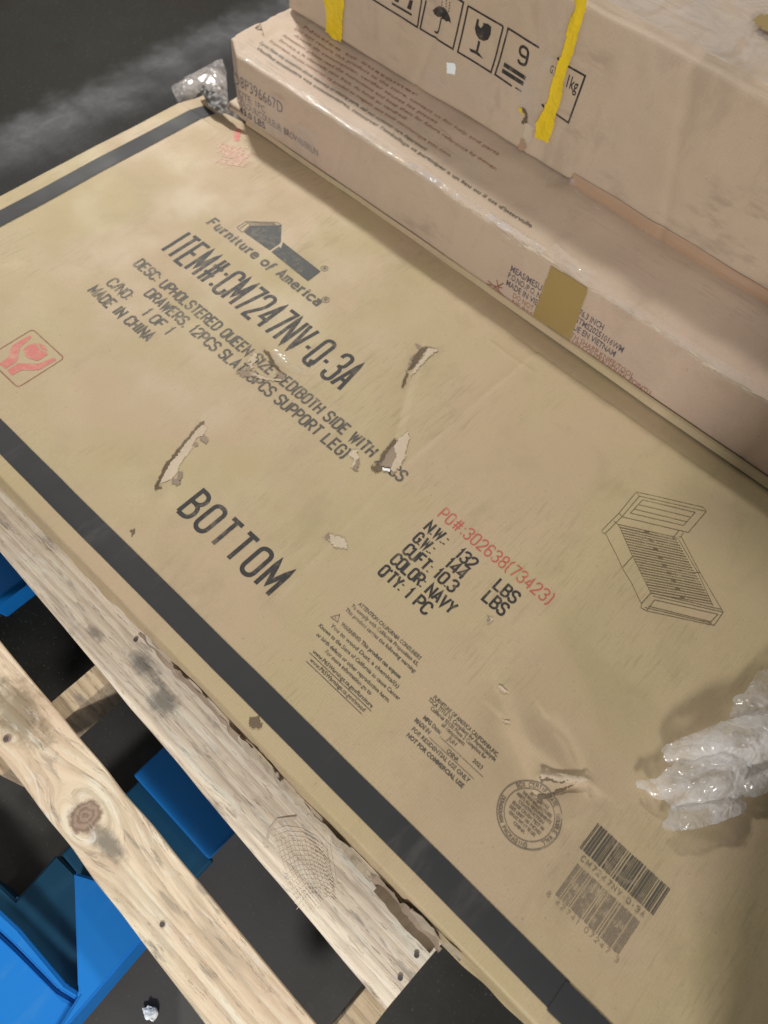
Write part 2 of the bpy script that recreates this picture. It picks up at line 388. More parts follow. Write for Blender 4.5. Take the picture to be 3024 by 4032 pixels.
# ------------------------------------------------------------------ flat print
SUB = .010; INKW = 1.0
def ribbon(path, wd, closed=False):
    """2-D ribbon for a polyline: returns verts, quads"""
    pts = [Vector(p) for p in path]
    q = [pts[0]]; wd = wd * INKW
    for a, b in zip(pts[:-1], pts[1:]):
        n = max(1, int((b - a).length / SUB)); q += [a.lerp(b, (i + 1) / n) for i in range(n)]
    v, f = [], []
    for i, p in enumerate(q):
        a = q[i - 1] if i > 0 else (q[-2] if closed else p); b = q[i + 1] if i < len(q) - 1 else (q[1] if closed else p)
        d1 = (p - a).normalized() if (p - a).length > 1e-9 else None
        d2 = (b - p).normalized() if (b - p).length > 1e-9 else None
        d = ((d1 or d2) + (d2 or d1)); d = d.normalized() if d.length > 1e-6 else (d1 or d2)
        n = Vector((-d.y, d.x)); m = 1.0
        if d1 and d2: m = 1 / max(.45, n.dot(Vector((-d1.y, d1.x))))
        v += [p + n * wd * .5 * m, p - n * wd * .5 * m]
    for i in range(len(q) - 1): f.append((2 * i, 2 * i + 1, 2 * i + 3, 2 * i + 2))
    return v, f
class Ink2D:
    def __init__(s): s.v = []; s.f = []
    def add(s, v, f):
        o = len(s.v); s.v += [tuple(a)[:2] for a in v]; s.f += [tuple(i + o for i in q) for q in f]
    def line(s, path, w, closed=False):
        if closed: path = list(path) + [path[0]]
        s.add(*ribbon(path, w, closed))
    def poly(s, pts, cell=None):
        bm = bmesh.new(); vs = [bm.verts.new((p[0], p[1], 0)) for p in pts]
        es = [bm.edges.new((vs[i], vs[(i + 1) % len(vs)])) for i in range(len(vs))]
        bmesh.ops.triangle_fill(bm, use_beauty=True, use_dissolve=False, edges=es)
        if cell:
            for _ in range(4):
                el = [e for e in bm.edges if e.calc_length() > cell]
                if not el: break
                bmesh.ops.subdivide_edges(bm, edges=el, cuts=1); bmesh.ops.triangulate(bm, faces=bm.faces)
        bm.verts.index_update()
        s.add([v.co for v in bm.verts], [tuple(v.index for v in f.verts) for f in bm.faces]); bm.free()
    def build(s, name, mat, surf, parent, label=None):
        if not s.f: return
        V = surf(np.array([a for a, b in s.v]), np.array([b for a, b in s.v]))
        pl = np.array(parent.location)
        return mesh_obj(name, V - pl, s.f, mat, parent, label=label)
def on_top(x, y, e=.0006): return np.stack([x, y, hz(x, y) + e], -1)
def face_noise(x, z, sd, amp):
    h = amp * (vnoise(x, z, 3, sd) + .35 * vnoise(x, z, 11, sd + 1) + .12 * vnoise(x, z, 32, sd + 2))
    for cx_, sl, w, a in ((-1.12, .3, .006, .9), (-.42, -.25, .008, .8), (.05, .2, .006, .7), (.33, -.2, .007, .9), (-.78, .1, .010, -.6)):
        h = h + amp * a * .6 * np.exp(-((x - cx_ - sl * (z - .2)) / w) ** 2)
    return h
Y2, Y3 = 1.197, 1.43
def on_face2(x, z, e=.0009): return np.stack([x, Y2 + face_noise(x, z, 20, .0022) - e, z], -1)
def on_face3(x, z, e=.0009): return np.stack([x, Y3 + face_noise(x, z, 30, .005) - e, z], -1)

R_ = 'R'
GL = {
'A': [[(0,0),(.5,1),(1,0)],[(.17,.3),(.83,.3)]], 'B': [[(0,0),(0,1),(.92,1,R_),(.92,.53,R_),(0,.53)],[(0,.53),(1,.53,R_),(1,0,R_),(0,0)]],
'C': [[(1,.74),(1,1,R_),(0,1,R_),(0,0,R_),(1,0,R_),(1,.26)]], 'D': [[(0,0),(0,1),(1,1,R_),(1,0,R_),(0,0)]],
'E': [[(1,1),(0,1),(0,0),(1,0)],[(0,.52),(.82,.52)]], 'F': [[(1,1),(0,1),(0,0)],[(0,.52),(.82,.52)]],
'G': [[(1,.74),(1,1,R_),(0,1,R_),(0,0,R_),(1,0,R_),(1,.46),(.55,.46)]], 'H': [[(0,0),(0,1)],[(1,0),(1,1)],[(0,.52),(1,.52)]],
'I': [[(.5,0),(.5,1)]], 'K': [[(0,0),(0,1)],[(1,1),(0,.42)],[(.3,.58),(1,0)]], 'L': [[(0,1),(0,0),(1,0)]],
'M': [[(0,0),(0,1),(.5,.25),(1,1),(1,0)]], 'N': [[(0,0),(0,1),(1,0),(1,1)]], 'O': [[(.5,1),(0,1,R_),(0,0,R_),(1,0,R_),(1,1,R_),(.5,1)]],
'P': [[(0,0),(0,1),(1,1,R_),(1,.45,R_),(0,.45)]], 'Q': [[(.5,1),(0,1,R_),(0,0,R_),(1,0,R_),(1,1,R_),(.5,1)],[(.6,.2),(1,-.04)]],
'R': [[(0,0),(0,1),(1,1,R_),(1,.48,R_),(0,.48)],[(.5,.48),(1,0)]], 'S': [[(1,.78),(1,1,R_),(0,1,R_),(0,.54,R_),(1,.5,R_),(1,0,R_),(0,0,R_),(0,.22)]],
'T': [[(0,1),(1,1)],[(.5,1),(.5,0)]], 'U': [[(0,1),(0,0,R_),(1,0,R_),(1,1)]], 'V': [[(0,1),(.5,0),(1,1)]],
'W': [[(0,1),(.26,0),(.5,.8),(.74,0),(1,1)]], 'X': [[(0,0),(1,1)],[(0,1),(1,0)]], 'Y': [[(0,1),(.5,.45),(1,1)],[(.5,.45),(.5,0)]], 'Z': [[(0,1),(1,1),(0,0),(1,0)]],
'1': [[(.15,.74),(.55,1),(.55,0)]], '2': [[(0,.76),(0,1,R_),(1,1,R_),(1,.6,R_),(0,.06),(0,0),(1,0)]],
'3': [[(0,.8),(0,1,R_),(1,1,R_),(1,.54,R_),(.4,.54)],[(.4,.54),(1,.54,R_),(1,0,R_),(0,0,R_),(0,.22)]], '4': [[(.75,0),(.75,1),(0,.28),(1,.28)]],
'5': [[(.95,1),(.05,1),(.02,.55),(1,.62,R_),(1,0,R_),(0,0,R_),(0,.2)]], '6': [[(.95,.84),(.9,1,R_),(0,1,R_),(0,0,R_),(1,0,R_),(1,.56,R_),(0,.52)]],
'7': [[(0,1),(1,1),(.35,0)]], '8': [[(.5,.53),(.06,.53,R_),(.06,1,R_),(.94,1,R_),(.94,.53,R_),(.5,.53)],[(.5,.53),(0,.53,R_),(0,0,R_),(1,0,R_),(1,.53,R_),(.5,.53)]],
'9': [[(.05,.16),(.1,0,R_),(1,0,R_),(1,1,R_),(0,1,R_),(0,.44,R_),(1,.48)]], '0': [[(.5,1),(0,1,R_),(0,0,R_),(1,0,R_),(1,1,R_),(.5,1)]],
'#': [[(.25,0),(.35,1)],[(.65,0),(.75,1)],[(0,.34),(.95,.34)],[(.05,.66),(1,.66)]], ':': [[(.5,.06),(.5,.16)],[(.5,.6),(.5,.7)]], '.': [[(.5,0),(.5,.1)]],
',': [[(.55,.1),(.35,-.12)]], '-': [[(.05,.42),(.95,.42)]], '(': [[(1,1.08),(.1,.85,R_),(.1,.1,R_),(1,-.12)]], ')': [[(0,1.08),(.9,.85,R_),(.9,.1,R_),(0,-.12)]],
'/': [[(0,-.05),(1,1.05)]], "'": [[(.5,1),(.45,.8)]], '+': [[(0,.42),(1,.42)],[(.5,.18),(.5,.66)]],
'u': [[(0,.66),(.15,.66),(.15,0,R_),(.85,0,R_),(.85,.66)],[(.85,.5),(.85,0),(1,0)]], 'r': [[(.2,.66),(.2,0)],[(.2,.45),(.35,.66,R_),(.95,.66)]],
'n': [[(.15,.66),(.15,0)],[(.15,.45),(.2,.66,R_),(.85,.66,R_),(.85,0)]], 'i': [[(.5,.66),(.5,0)],[(.5,.86),(.5,.95)]], 't': [[(.45,.9),(.45,0,R_),(.95,.02)],[(.1,.66),(.9,.66)]],
'e': [[(.05,.35),(.95,.35),(.95,.66,R_),(.05,.66,R_),(.05,0,R_),(.95,.0,R_),(.95,.12)]], 'o': [[(.5,.66),(0,.66,R_),(0,0,R_),(1,0,R_),(1,.66,R_),(.5,.66)]],
'f': [[(1,.95),(.45,1,R_),(.25,-.2)],[(.05,.62),(.85,.62)]], 'm': [[(.08,.66),(.08,0)],[(.08,.5),(.1,.66,R_),(.5,.66,R_),(.5,0)],[(.5,.5),(.52,.66,R_),(.92,.66,R_),(.92,0)]],
'c': [[(.95,.5),(.95,.66,R_),(.05,.66,R_),(.05,0,R_),(.95,0,R_),(.95,.14)]], 'a': [[(.1,.56),(.15,.66,R_),(.85,.66,R_),(.85,0),(1,0)],[(.85,.38),(.05,.38,R_),(.05,0,R_),(.85,.0,R_),(.85,.15)]],
}
WID = {'#': 1.35, 'I': .28, 'i': .35, '1': .55, ':': .2, '.': .2, ',': .22, '-': .5, '(': .35, ')': .35, "'": .2, 'W': 1.25, 'M': 1.2, ' ': .5, '/': .55, 'm': 1.35, 'r': .75, 't': .65, 'f': .7, '+': .8}
def corners(path, sx, sy):
    """rounds the flagged corners; sizes already scaled"""
    P = [Vector((p[0] * sx, p[1] * sy)) for p in path]; out = []
    for i, p in enumerate(path):
        if len(p) == 3 and 0 < i < len(path) - 1:
            a, b = P[i - 1], P[i + 1]
            la = (a - P[i]).length * (.5 if len(path[i - 1]) == 3 else .9); lb = (b - P[i]).length * (.5 if len(path[i + 1]) == 3 else .9)
            r = min(la, lb, max(sx, .0001) * .55)
            s = P[i] + (a - P[i]).normalized() * r; e = P[i] + (b - P[i]).normalized() * r
            for k in range(6):
                t_ = k / 5; out.append(s * (1 - t_) ** 2 + P[i] * 2 * t_ * (1 - t_) * .88 + (s + e) * .5 * 2 * t_ * (1 - t_) * .12 + e * t_ ** 2)
        else: out.append(P[i])
    q = [out[0]]
    for p in out[1:]:
        if (p - q[-1]).length > 1e-6: q.append(p)
    return q
def stroke_text(ink2, text, o, w, h, th, gap=.34, xd=(1, 0), yd=None, serif=False):
    """text of total width w and cap height h from origin o, direction xd"""
    xd = Vector(xd).normalized(); yd = Vector(yd) if yd else Vector((-xd.y, xd.x))
    th = th * 1.32
    tot = sum(WID.get(c, 1) for c in text) + gap * (len(text) - 1); u = w / tot; x = 0
    for c in text:
        cw = WID.get(c, 1) * u
        for path in GL.get(c, []):
            for j in [0]:
                pp = corners(path, cw, h)
                pts = [Vector(o) + xd * (x + p.x) + yd * p.y for p in pp]
                if len(pts) > 1: ink2.line(pts, th)
            if serif:
                for k in (0, -1):
                    a = path[k]; b = path[1] if k == 0 else path[-2]
                    if abs(a[0] - b[0]) < .01 and (a[1] in (0, 1, .66)) and len(b) == 2:
                        c0 = Vector(o) + xd * (x + a[0] * cw) + yd * (a[1] * h)
                        ink2.line([c0 - xd * u * .28, c0 + xd * u * .28], th * .7)
        x += cw + gap * u
def font_text(ink2, text, o, w, h, xd=(1, 0), yd=None, bold=0.0):
    cu = bpy.data.curves.new('tmp', 'FONT'); cu.body = text; cu.size = 1; cu.offset = bold; cu.resolution_u = 2
    ob = bpy.data.objects.new('tmp', cu); me = bpy.data.meshes.new_from_object(ob)
    n = len(me.vertices)
    if n:
        co = np.empty(n * 3, dtype=np.float32); me.vertices.foreach_get('co', co); co = co.reshape(-1, 3)
        sx = w / max(1e-6, co[:, 0].max() - co[:, 0].min()); sy = h / .70; x0 = co[:, 0].min()
        xd = Vector(xd).normalized(); yd = Vector(yd) if yd else Vector((-xd.y, xd.x))
        V = [(o[0] + xd.x * (a - x0) * sx + yd.x * b * sy, o[1] + xd.y * (a - x0) * sx + yd.y * b * sy) for a, b, _ in co]
        ink2.add(V, [tuple(p.vertices) for p in me.polygons])
    bpy.data.objects.remove(ob); bpy.data.curves.remove(cu); bpy.data.meshes.remove(me)
def span(p0, p1, pt=None):
    """baseline start/end (photograph) -> origin, width; optional cap-top point -> height"""
    a = Vector(G(*p0)); b = Vector(G(*p1)); y = (a.y + b.y) / 2
    return (a.x, y), b.x - a.x, (G(*pt)[1] - y if pt else None)
def top_text(text, p0, p1, h, th, mat, name='printed_text', font='s', gap=.34, label=None, bold=0, serif=False):
    o, w, _ = span(p0, p1); k = Ink2D()
    if font == 's': stroke_text(k, text, o, w, h, th, gap, serif=serif)
    else: font_text(k, text, o, w, h, bold=bold)
    return k.build(name, mat, on_top, big, label)

# --- upper-left block
zi = zc(600, 800, .4822)
(a,), (b,) = zi((455, 160)), zi((1340, 850))
top_text('Furniture of America', a, b, .0245, .0046, INK_GREY, serif=True, gap=.42, label='serif words Furniture of America')
k = Ink2D(); stroke_text(k, 'ITEM#:CM7247NV-Q-3A', (-1.281, .731), .577, .083, .0066, .48)
k.build('printed_text', INK, on_top, big, 'large condensed black item number')
zA = zc(300, 980, .3617)
(a,) = zA((648, 155)); top_text('DESC: UPHOLSTERED QUEEN SIZE BED(BOTH SIDE WITH 2PCS', a, (1563.7, 1906), .0262, .0037, INK_GREY, gap=.42)
(a,) = zA((755, 485)); top_text('DRAWERS, 12PCS SLAT+3PCS SUPPORT LEG)', a, (1340, 1812), .0262, .0037, INK_GREY, gap=.42)
(a, b, c2, d2, e2) = zA((322, 378), (540, 556), (705, 712), (870, 838), (950, 925))
top_text('C/NO:', a, b, .0265, .0034, INK_GREY); 
(a, b) = zA((705, 712), (980, 938)); top_text('1 OF 1', a, b, .026, .0034, INK_GREY)
(a, b) = zA((125, 458), (758, 1008)); top_text('MADE IN CHINA', a, b, .0265, .0040, INK_GREY, gap=.42)
# --- BOTTOM and the weights
k = Ink2D(); stroke_text(k, 'BOTTOM', (-.7165, .309), .246, .063, .0066, .62)
k.build('printed_text', INK, on_top, big, 'large black word BOTTOM')
zC = zc(1440, 1950, .4822)
cap = .0242
for text, p0, p1 in [('N.W.:', (468, 282), (635, 405)), ('G.W.:', (378, 372), (520, 482)), ('CUFT:', (295, 468), (500, 632)), ('10.3', (545, 668), (700, 795)),
                     ('COLOR:', (192, 550), (445, 752)), ('NAVY', (482, 795), (682, 975)), ("Q'TY:", (98, 640), (262, 785)), ('1 PC', (300, 838), (492, 968)),
                     ('132', (725, 505), (858, 605)), ('144', (632, 588), (785, 682)), ('LBS', (1035, 762), (1200, 888)), ('LBS', (948, 855), (1108, 985))]:
    a, b = zC(p0, p1); top_text(text, a, b, cap, .0035, INK)
a, b = zC((580, 178), (1480, 895)); top_text('PO#:302638(73423)', a, b, .026, .0022, INK_RED, gap=.5, label='red purchase order number')
# --- small notices
zn = zc(1200, 2350, .3014)
for text, p0, p1, bo in [('ATTENTION CALIFORNIA CONSUMERS', (690, 105), (1500, 825), .02), ('To comply with California Proposition 65,', (595, 130), (1470, 905), .012),
    ('This product carries the following warning:', (525, 175), (1430, 1003), .012), ('WARNING: This product can expose', (462, 365), (1235, 1075), .03),
    ('You to wood Dust, a chemical(s)', (330, 380), (1210, 1200), .012), ('Known to the State of California to cause Cancer', (175, 388), (1225, 1355), .012),
    ('or birth defects or other reproductive harm.', (145, 500), (1090, 1388), .012), ('For more information go to', (255, 730), (855, 1285), .012),
    ('www.P65Warnings.ca.gov/furniture', (90, 725), (870, 1455), .012), ('www.P65Warnings.ca.gov/wood', (55, 835), (765, 1505), .012)]:
    a, b = zn(p0, p1); top_text(text, a, b, .0072, 0, INK_GREY, font='f', bold=bo)
k = Ink2D()
for p0, p1 in [((60, 730), (865, 1497)), ((20, 842), (740, 1537))]:
    a, b = zn(p0, p1); o, w, _ = span(a, b); k.line([o, (o[0] + w, o[1])], .0011)
tri = [G(*p) for p in zn((340, 265), (455, 235), (430, 335))]
k.line(tri, .0013, True); a, b = zn((395, 265), (412, 300)); k.line([G(*a), G(*b)], .0012)
k.build('printed_rule', INK_GREY, on_top, big)
zm = zc(1580, 2720, .2532)
for text, p0, p1, bo in [('FURNITURE OF AMERICA CALIFORNIA,INC.', (490, 118), (1490, 1032), .012), ('TSCA TITLE VI. Compliant for Formaldehyde', (408, 152), (1450, 1098), .012),
    ('California 93120 Phase 2 Compliant for', (440, 290), (1300, 1068), .012), ('all components', (615, 548), (965, 862), .012), ('MFG Date:', (325, 440), (600, 680), .03),
    ('JUN', (698, 770), (840, 858), .012), ('2023', (1090, 1112), (1240, 1228), .012), ('MADE IN', (190, 480), (430, 675), .04), ('CHINA', (690, 955), (865, 1108), .012),
    ('FOR RESIDENTIAL USE ONLY', (155, 610), (1030, 1442), .012), ('NOT FOR COMMERCIAL USE', (78, 700), (935, 1528), .03)]:
    a, b = zm(p0, p1); top_text(text, a, b, .0072, 0, INK_GREY, font='f', bold=bo)
k = Ink2D()
for p0, p1 in [((590, 730), (940, 1025)), ((945, 1048), (1270, 1350)), ((420, 740), (1130, 1365))]:
    a, b = zm(p0, p1); o, w, _ = span(a, b); k.line([o, (o[0] + w, o[1])], .0010)
k.build('printed_rule', INK_FADE, on_top, big)
# --- house mark
k = Ink2D(); k.poly([G(*p) for p in zi((748, 237), (803, 183), (1055, 183), (1050, 318), (1028, 342), (958, 388))], .02)
k.poly([G(*p) for p in zi((1066, 322), (1375, 565), (1270, 645), (972, 400), (1032, 358), (1050, 372))], .02)
k.build('printed_mark', INK_LOGO, on_top, big, 'dark house shaped mark')
k = Ink2D()
for pth in [[(690, 200), (765, 150), (1020, 160), (1055, 183)], [(690, 200), (735, 240), (800, 180), (765, 150)], [(715, 210), (775, 165)], [(780, 160), (1000, 168)], [(800, 172), (1010, 176)]]:
    k.line([G(*p) for p in zi(*pth)], .0016)
k.build('printed_outline', INK_GREY, on_top, big)
for (cx_, cy_) in ((1405, 540), (1415, 795)):
    k = Ink2D()
    (q,) = zi((cx_, cy_)); gx_, gy_ = G(*q)
    k.line([(gx_ + .0085 * math.cos(a / 16 * 2 * math.pi), gy_ + .0085 * math.sin(a / 16 * 2 * math.pi)) for a in range(16)], .0013, True)
    stroke_text(k, 'R', (gx_ - .003, gy_ - .0045), .006, .009, .0013)
    k.build('registered_mark', INK_GREY, on_top, big)
# --- hands pictogram
zh = zc(0, 1250, .1808); k = Ink2D()
fr = [G(*p) for p in zh((-640, 700), (710, 255), (1415, 880), (400, 1545), (-560, 960))]
a, b, c_ = fr[1], fr[2], fr[3]
e = (a[0] + c_[0] - b[0], a[1] + c_[1] - b[1])
x0, x1 = (a[0] + e[0]) / 2, (b[0] + c_[0]) / 2; y0, y1 = (c_[1] + e[1]) / 2, (a[1] + b[1]) / 2; x0 = a[0]
x0 = min(a[0], x0)
fx0, fx1, fy1 = a[0], b[0], a[1]; fy0 = fy1 - .115
fy0 = min(G(*zh((400, 1545))[0])[1], fy1 - .08)
rr = .008; rect = []
for cx_, cy_, a0 in ((fx1 - rr, fy1 - rr, 0), (fx0 + rr, fy1 - rr, 90), (fx0 + rr, fy0 + rr, 180), (fx1 - rr, fy0 + rr, 270)):
    rect += [(cx_ + rr * math.cos(math.radians(a0 + j * 22.5)), cy_ + rr * math.sin(math.radians(a0 + j * 22.5))) for j in range(5)]
k.line(rect, .0022, True)
k.build('printed_frame', INK_BROWN, on_top, big)
k = Ink2D()
for pl in [[(510, 690), (620, 600), (780, 560), (850, 690), (1045, 795), (940, 880), (820, 950), (620, 890), (550, 820)],
           [(835, 565), (960, 610), (1020, 700), (1030, 740), (880, 670)],
           [(-150, 1130), (0, 1010), (185, 880), (235, 700), (270, 620), (450, 500), (640, 400), (690, 430), (600, 510), (450, 640), (405, 780), (380, 960), (130, 1125), (20, 1035)],
           [(160, 1160), (390, 1010), (850, 1010), (1080, 920), (1180, 880), (1230, 930), (1000, 1060), (860, 1150), (460, 1160), (270, 1275)]]:
    k.poly([G(*p) for p in zh(*pl)], .012)
k.build('printed_pictogram', INK_PINK, on_top, big, 'red pictogram of two hands round a parcel')
# --- faded red mark by the corner
zt = zc(600, 180, .3014); k = Ink2D()
k.poly([G(*p) for p in zt((1080, 1055), (1160, 1045), (1130, 1240), (1060, 1235))], .01)
k.build('printed_mark', INK_PINK, on_top, big, 'red arrow beside the torn corner')
k = Ink2D()
for text, p0, p1 in [('FRAGILE', (835, 1330), (1180, 1395)), ('HANDLE', (850, 1395), (1250, 1465)), ('WITH CARE', (910, 1440), (1180, 1510)), ('FRAGILE', (820, 1530), (1210, 1580))]:
    a, b = [Vector(G(*p)) for p in zt(p0, p1)]
    stroke_text(k, text, a, (b - a).length, .022, .0030, xd=(b - a), yd=(-.15, 1))
k.build('printed_text', INK_PALE, on_top, big, 'faded red handling words')
# --- bed drawing
zb = zc(2300, 1800, .4219); k = Ink2D()
L = [[(485, 325), (1110, 465), (1140, 505), (970, 705), (350, 560), (325, 525), (485, 325)], [(485, 325), (515, 365), (1135, 505)], [(545, 400), (1035, 515), (925, 640), (430, 525), (545, 400)],
     [(505, 445), (990, 560)], [(465, 487), (955, 605)], [(325, 525), (160, 690), (168, 712), (195, 715), (350, 560), (515, 365)], [(195, 715), (300, 920), (360, 1050), (440, 1180), (530, 1370)],
     [(275, 600), (320, 640), (450, 930), (620, 1270)], [(360, 1030), (450, 930)], [(530, 1370), (620, 1270)], [(880, 745), (905, 745), (1080, 1080), (1295, 1450)], [(870, 755), (1060, 1080), (1200, 1390)],
     [(1020, 1080), (1080, 1080)], [(840, 740), (880, 690)], [(900, 745), (925, 705)], [(620, 1270), (1280, 1425), (1295, 1450), (1210, 1572), (1140, 1560), (580, 1437), (530, 1410), (530, 1370)],
     [(640, 1300), (1295, 1450)], [(580, 1437), (655, 1335), (1245, 1470), (1180, 1540), (600, 1395)], [(560, 1405), (1190, 1555)]]
for p in L: k.line([G(*q) for q in zb(*p)], .0012)
for i in range(25):
    f_ = i / 24; a = (315 + 305 * f_, 632 + 640 * f_); b = (850 + 345 * f_, 750 + 625 * f_)
    k.line([G(*q) for q in zb(a, b)], .0022 if i % 2 else .0014)
    if i % 3 == 0: m_ = (560 + 330 * f_, 700 + 610 * f_); k.line([G(*q) for q in zb(m_, (m_[0] + 45, m_[1] + 10))], .0042)
k.line([G(*q) for q in zb((820, 745), (860, 762))], .0045)
k.build('printed_drawing', INK_LINE, on_top, big, 'line drawing of a slatted bed')
# --- round box-maker stamp
k = Ink2D(); scx, scy = .107, .340
for r, w_ in ((.0525, .0022), (.0408, .0015)):
    k.line([(scx + r * math.cos(i / 48 * 2 * math.pi), scy + r * math.sin(i / 48 * 2 * math.pi)) for i in range(48)], w_, True)
def ring_text(k, text, r, a0, a1, h):
    for i, ch in enumerate(text):
        a = math.radians(a0 + (a1 - a0) * i / (len(text) - 1)); p = Vector((scx + r * math.cos(a), scy + r * math.sin(a)))
        xd = Vector((math.sin(a), -math.cos(a))); flip = 1
        if a1 > a0: xd = -xd; flip = -1
        up = Vector((math.cos(a), math.sin(a))) * flip
        if ch != ' ': stroke_text(k, ch, p - xd * .0018, .0036, h, .0010, xd=xd, yd=up)
ring_text(k, 'BOX CERTIFICATE', .0435, 150, 60, .0062); ring_text(k, 'DONGGUAN PACKAGING', .0500, 190, 300, .0062)
ring_text(k, 'DOUBLE WALL', .0435, 40, -25, .0062)
for j, (tx, yy, ww) in enumerate([('SINGLE WALL', .0215, .030), ('THIS BOX MANUFACTURED', .0150, .046), ('MEETS ALL REQUIREMENTS', .0085, .054), ('CONSTRUCTION', .0020, .040), ('EDGE CRUSH TEST 44', -.0045, .050),
                                  ('SIZE LIMIT 105 INCHES', -.0110, .050), ('GROSS WT LT 95 LBS', -.0175, .042), ('CHINA', -.0240, .018)]):
    ww *= 1.24; font_text(k, tx, (scx - ww / 2, scy + yy * 1.24), ww, .0053, bold=.03)
k.build('printed_stamp', INK_FADE, on_top, big, 'round printed box certificate stamp')
# --- bar codes
def bars(x0, x1, y0, y1, n, seed, dense):
    r = random.Random(seed); k = Ink2D(); x = x0; u = (x1 - x0) / n
    while x < x1 - u:
        w = u * r.choice(dense); w = min(w, x1 - x)
        yb = y0 + r.uniform(-1, 1) * .0006
        k.line([(x + w / 2, yb), (x + w / 2, y1 + r.uniform(-1, 1) * .0005)], w); x += w + u * r.choice((1, 1, 2))
    return k
bars(.196, .336, .3555, .4055, 118, 4, (1, 1, 3, 2)).build('printed_barcode', INK_GREY, on_top, big, 'upper bar code, dense')
bars(.207, .326, .2755, .3345, 95, 9, (1, 2, 1, 3, 4)).build('printed_barcode', INK_FADE, on_top, big, 'lower bar code, taller bars')
k = Ink2D(); stroke_text(k, 'CM7247NV-Q-3A', (.207, .342), .118, .0085, .0011, .8)
k.build('printed_text', INK_FADE, on_top, big)
k = Ink2D(); stroke_text(k, '8 42741 07247 3', (.197, .2650), .132, .0078, .0006, 1.0); k.build('printed_text', ink('worn_ink', (.25, .20, .14), (.48, .38, .26), .7), on_top, big)

# ------------------------------------------------------------------ tape, tears and scuffs on the big carton
def strip_top(x0, x1, y0, y1, mat, name, e=.0011, rag=.0006, label=None, res=.005):
    nx = max(2, int((x1 - x0) / res)); ny = max(2, int((y1 - y0) / res))
    X, Y = np.meshgrid(np.linspace(x0, x1, nx), np.linspace(y0, y1, ny), indexing='ij')
    if (x1 - x0) > (y1 - y0): Y = Y + rag * vnoise(X, X * 0, 14, 40) 
    else: X = X + rag * vnoise(Y, Y * 0, 14, 41)
    Z = hz(X, Y) + e
    return grid_mesh(np.stack([X, Y, Z + TH], -1), name, mat, big, label=label)
strip_top(XF, .291, .1505, .1985, TAPE_BLACK, 'black_tape', label='black tape along the near long edge')
strip_top(.286, XN - .01, .1475, .1965, TAPE_BLACK, 'black_tape', e=.0021, label='overlapping second length of black tape')
strip_top(-1.637, -1.590, .128, 1.165, TAPE_BLACK, 'black_tape', e=.0016, label='greyish black tape across the far end')
def in_poly(X, Y, poly):
    c = np.zeros(X.shape, bool); n = len(poly)
    for i in range(n):
        (x1, y1), (x2, y2) = poly[i], poly[(i + 1) % n]
        m = ((y1 > Y) != (y2 > Y)) & (X < (x2 - x1) * (Y - y1) / (y2 - y1 + 1e-12) + x1); c ^= m
    return c
def patch(spx, mat, name, e=.0012, rag=.0018, res=.0012, curl=0.0, label=None):
    poly = [G(*p) for p in spx]; a = np.array(poly); lo = a.min(0) - .004; hi = a.max(0) + .004
    X, Y = np.meshgrid(np.arange(lo[0], hi[0], res), np.arange(lo[1], hi[1], res), indexing='ij')
    Xc = X[:-1, :-1] + res / 2; Yc = Y[:-1, :-1] + res / 2
    rag *= .7; m = in_poly(Xc + rag * (vnoise(Xc, Yc, 160, 50) + .8 * vnoise(Xc, Yc, 420, 54)), Yc + rag * (vnoise(Xc, Yc, 160, 51) + .8 * vnoise(Xc, Yc, 420, 55)), poly)
    if not m.any(): return
    X2 = X + .25 * res * vnoise(X, Y, 900, 3); Y2_ = Y + .25 * res * vnoise(X, Y, 900, 4)
    Z = hz(X2, Y2_) + e + .0006 * vnoise(X, Y, 120, 5) + curl * np.abs(vnoise(X, Y, 30, 6))
    return grid_mesh(np.stack([X2, Y2_, Z + TH], -1), name, mat, big, mask=m, label=label)
zs = zc(550, 1600, .2486)
patch(zs((1000, 290), (1065, 330), (1040, 440), (900, 520), (860, 600), (770, 760), (660, 900), (600, 1050), (500, 1160), (330, 1210), (290, 1190), (400, 1000), (640, 700), (850, 430)), K_TORN, 'torn_paper_or_glint', label='pale peeled paper beside the curved slit')
patch(zs((1010, 235), (1050, 265), (960, 310), (860, 430), (660, 690), (470, 910), (330, 1170), (280, 1280), (235, 1280), (285, 1140), (430, 880), (630, 640), (840, 390), (940, 270)), K_DARK, 'slit', e=.0016, rag=.0025, res=.0014, label='dark curved slit')
patch(zs((940, 530), (1010, 470), (1100, 540), (1050, 600)), K_INNER, 'scuff', e=.002); patch(zs((865, 610), (910, 590), (930, 630), (890, 645)), K_INNER, 'scuff', e=.002)
patch(zs((620, 1060), (680, 1030), (690, 1110), (650, 1180), (670, 1220), (600, 1270), (540, 1220), (500, 1180), (590, 1150)), K_INNER, 'scuff', e=.002, rag=.004)
patch(zs((240, 1250), (330, 1270), (350, 1300), (240, 1310)), K_DARK, 'scuff', e=.002)
z4 = zc(1512, 900, .9114)
patch(z4((135, 500), (160, 512), (205, 514), (232, 524), (200, 534), (168, 545), (140, 590), (100, 620), (106, 590), (124, 550), (150, 520)), K_INNER, 'torn_flute', e=.0010, rag=.004)
patch(z4((160, 515), (190, 518), (168, 540), (150, 565), (126, 600), (104, 614), (118, 585), (132, 552), (146, 530)), K_DARK, 'slit', e=.0016, rag=.003, label='jagged tear under the upright carton')
patch(z4((190, 522), (236, 526), (200, 552), (140, 618), (110, 645), (125, 612), (165, 560)), K_TORN, 'torn_paper_or_glint', e=.0020, rag=.003)
patch(z4((98, 622), (106, 625), (84, 690), (76, 690), (82, 655)), K_DARK, 'slit', e=.0014)
zq = zc(1400, 1650, .3014)
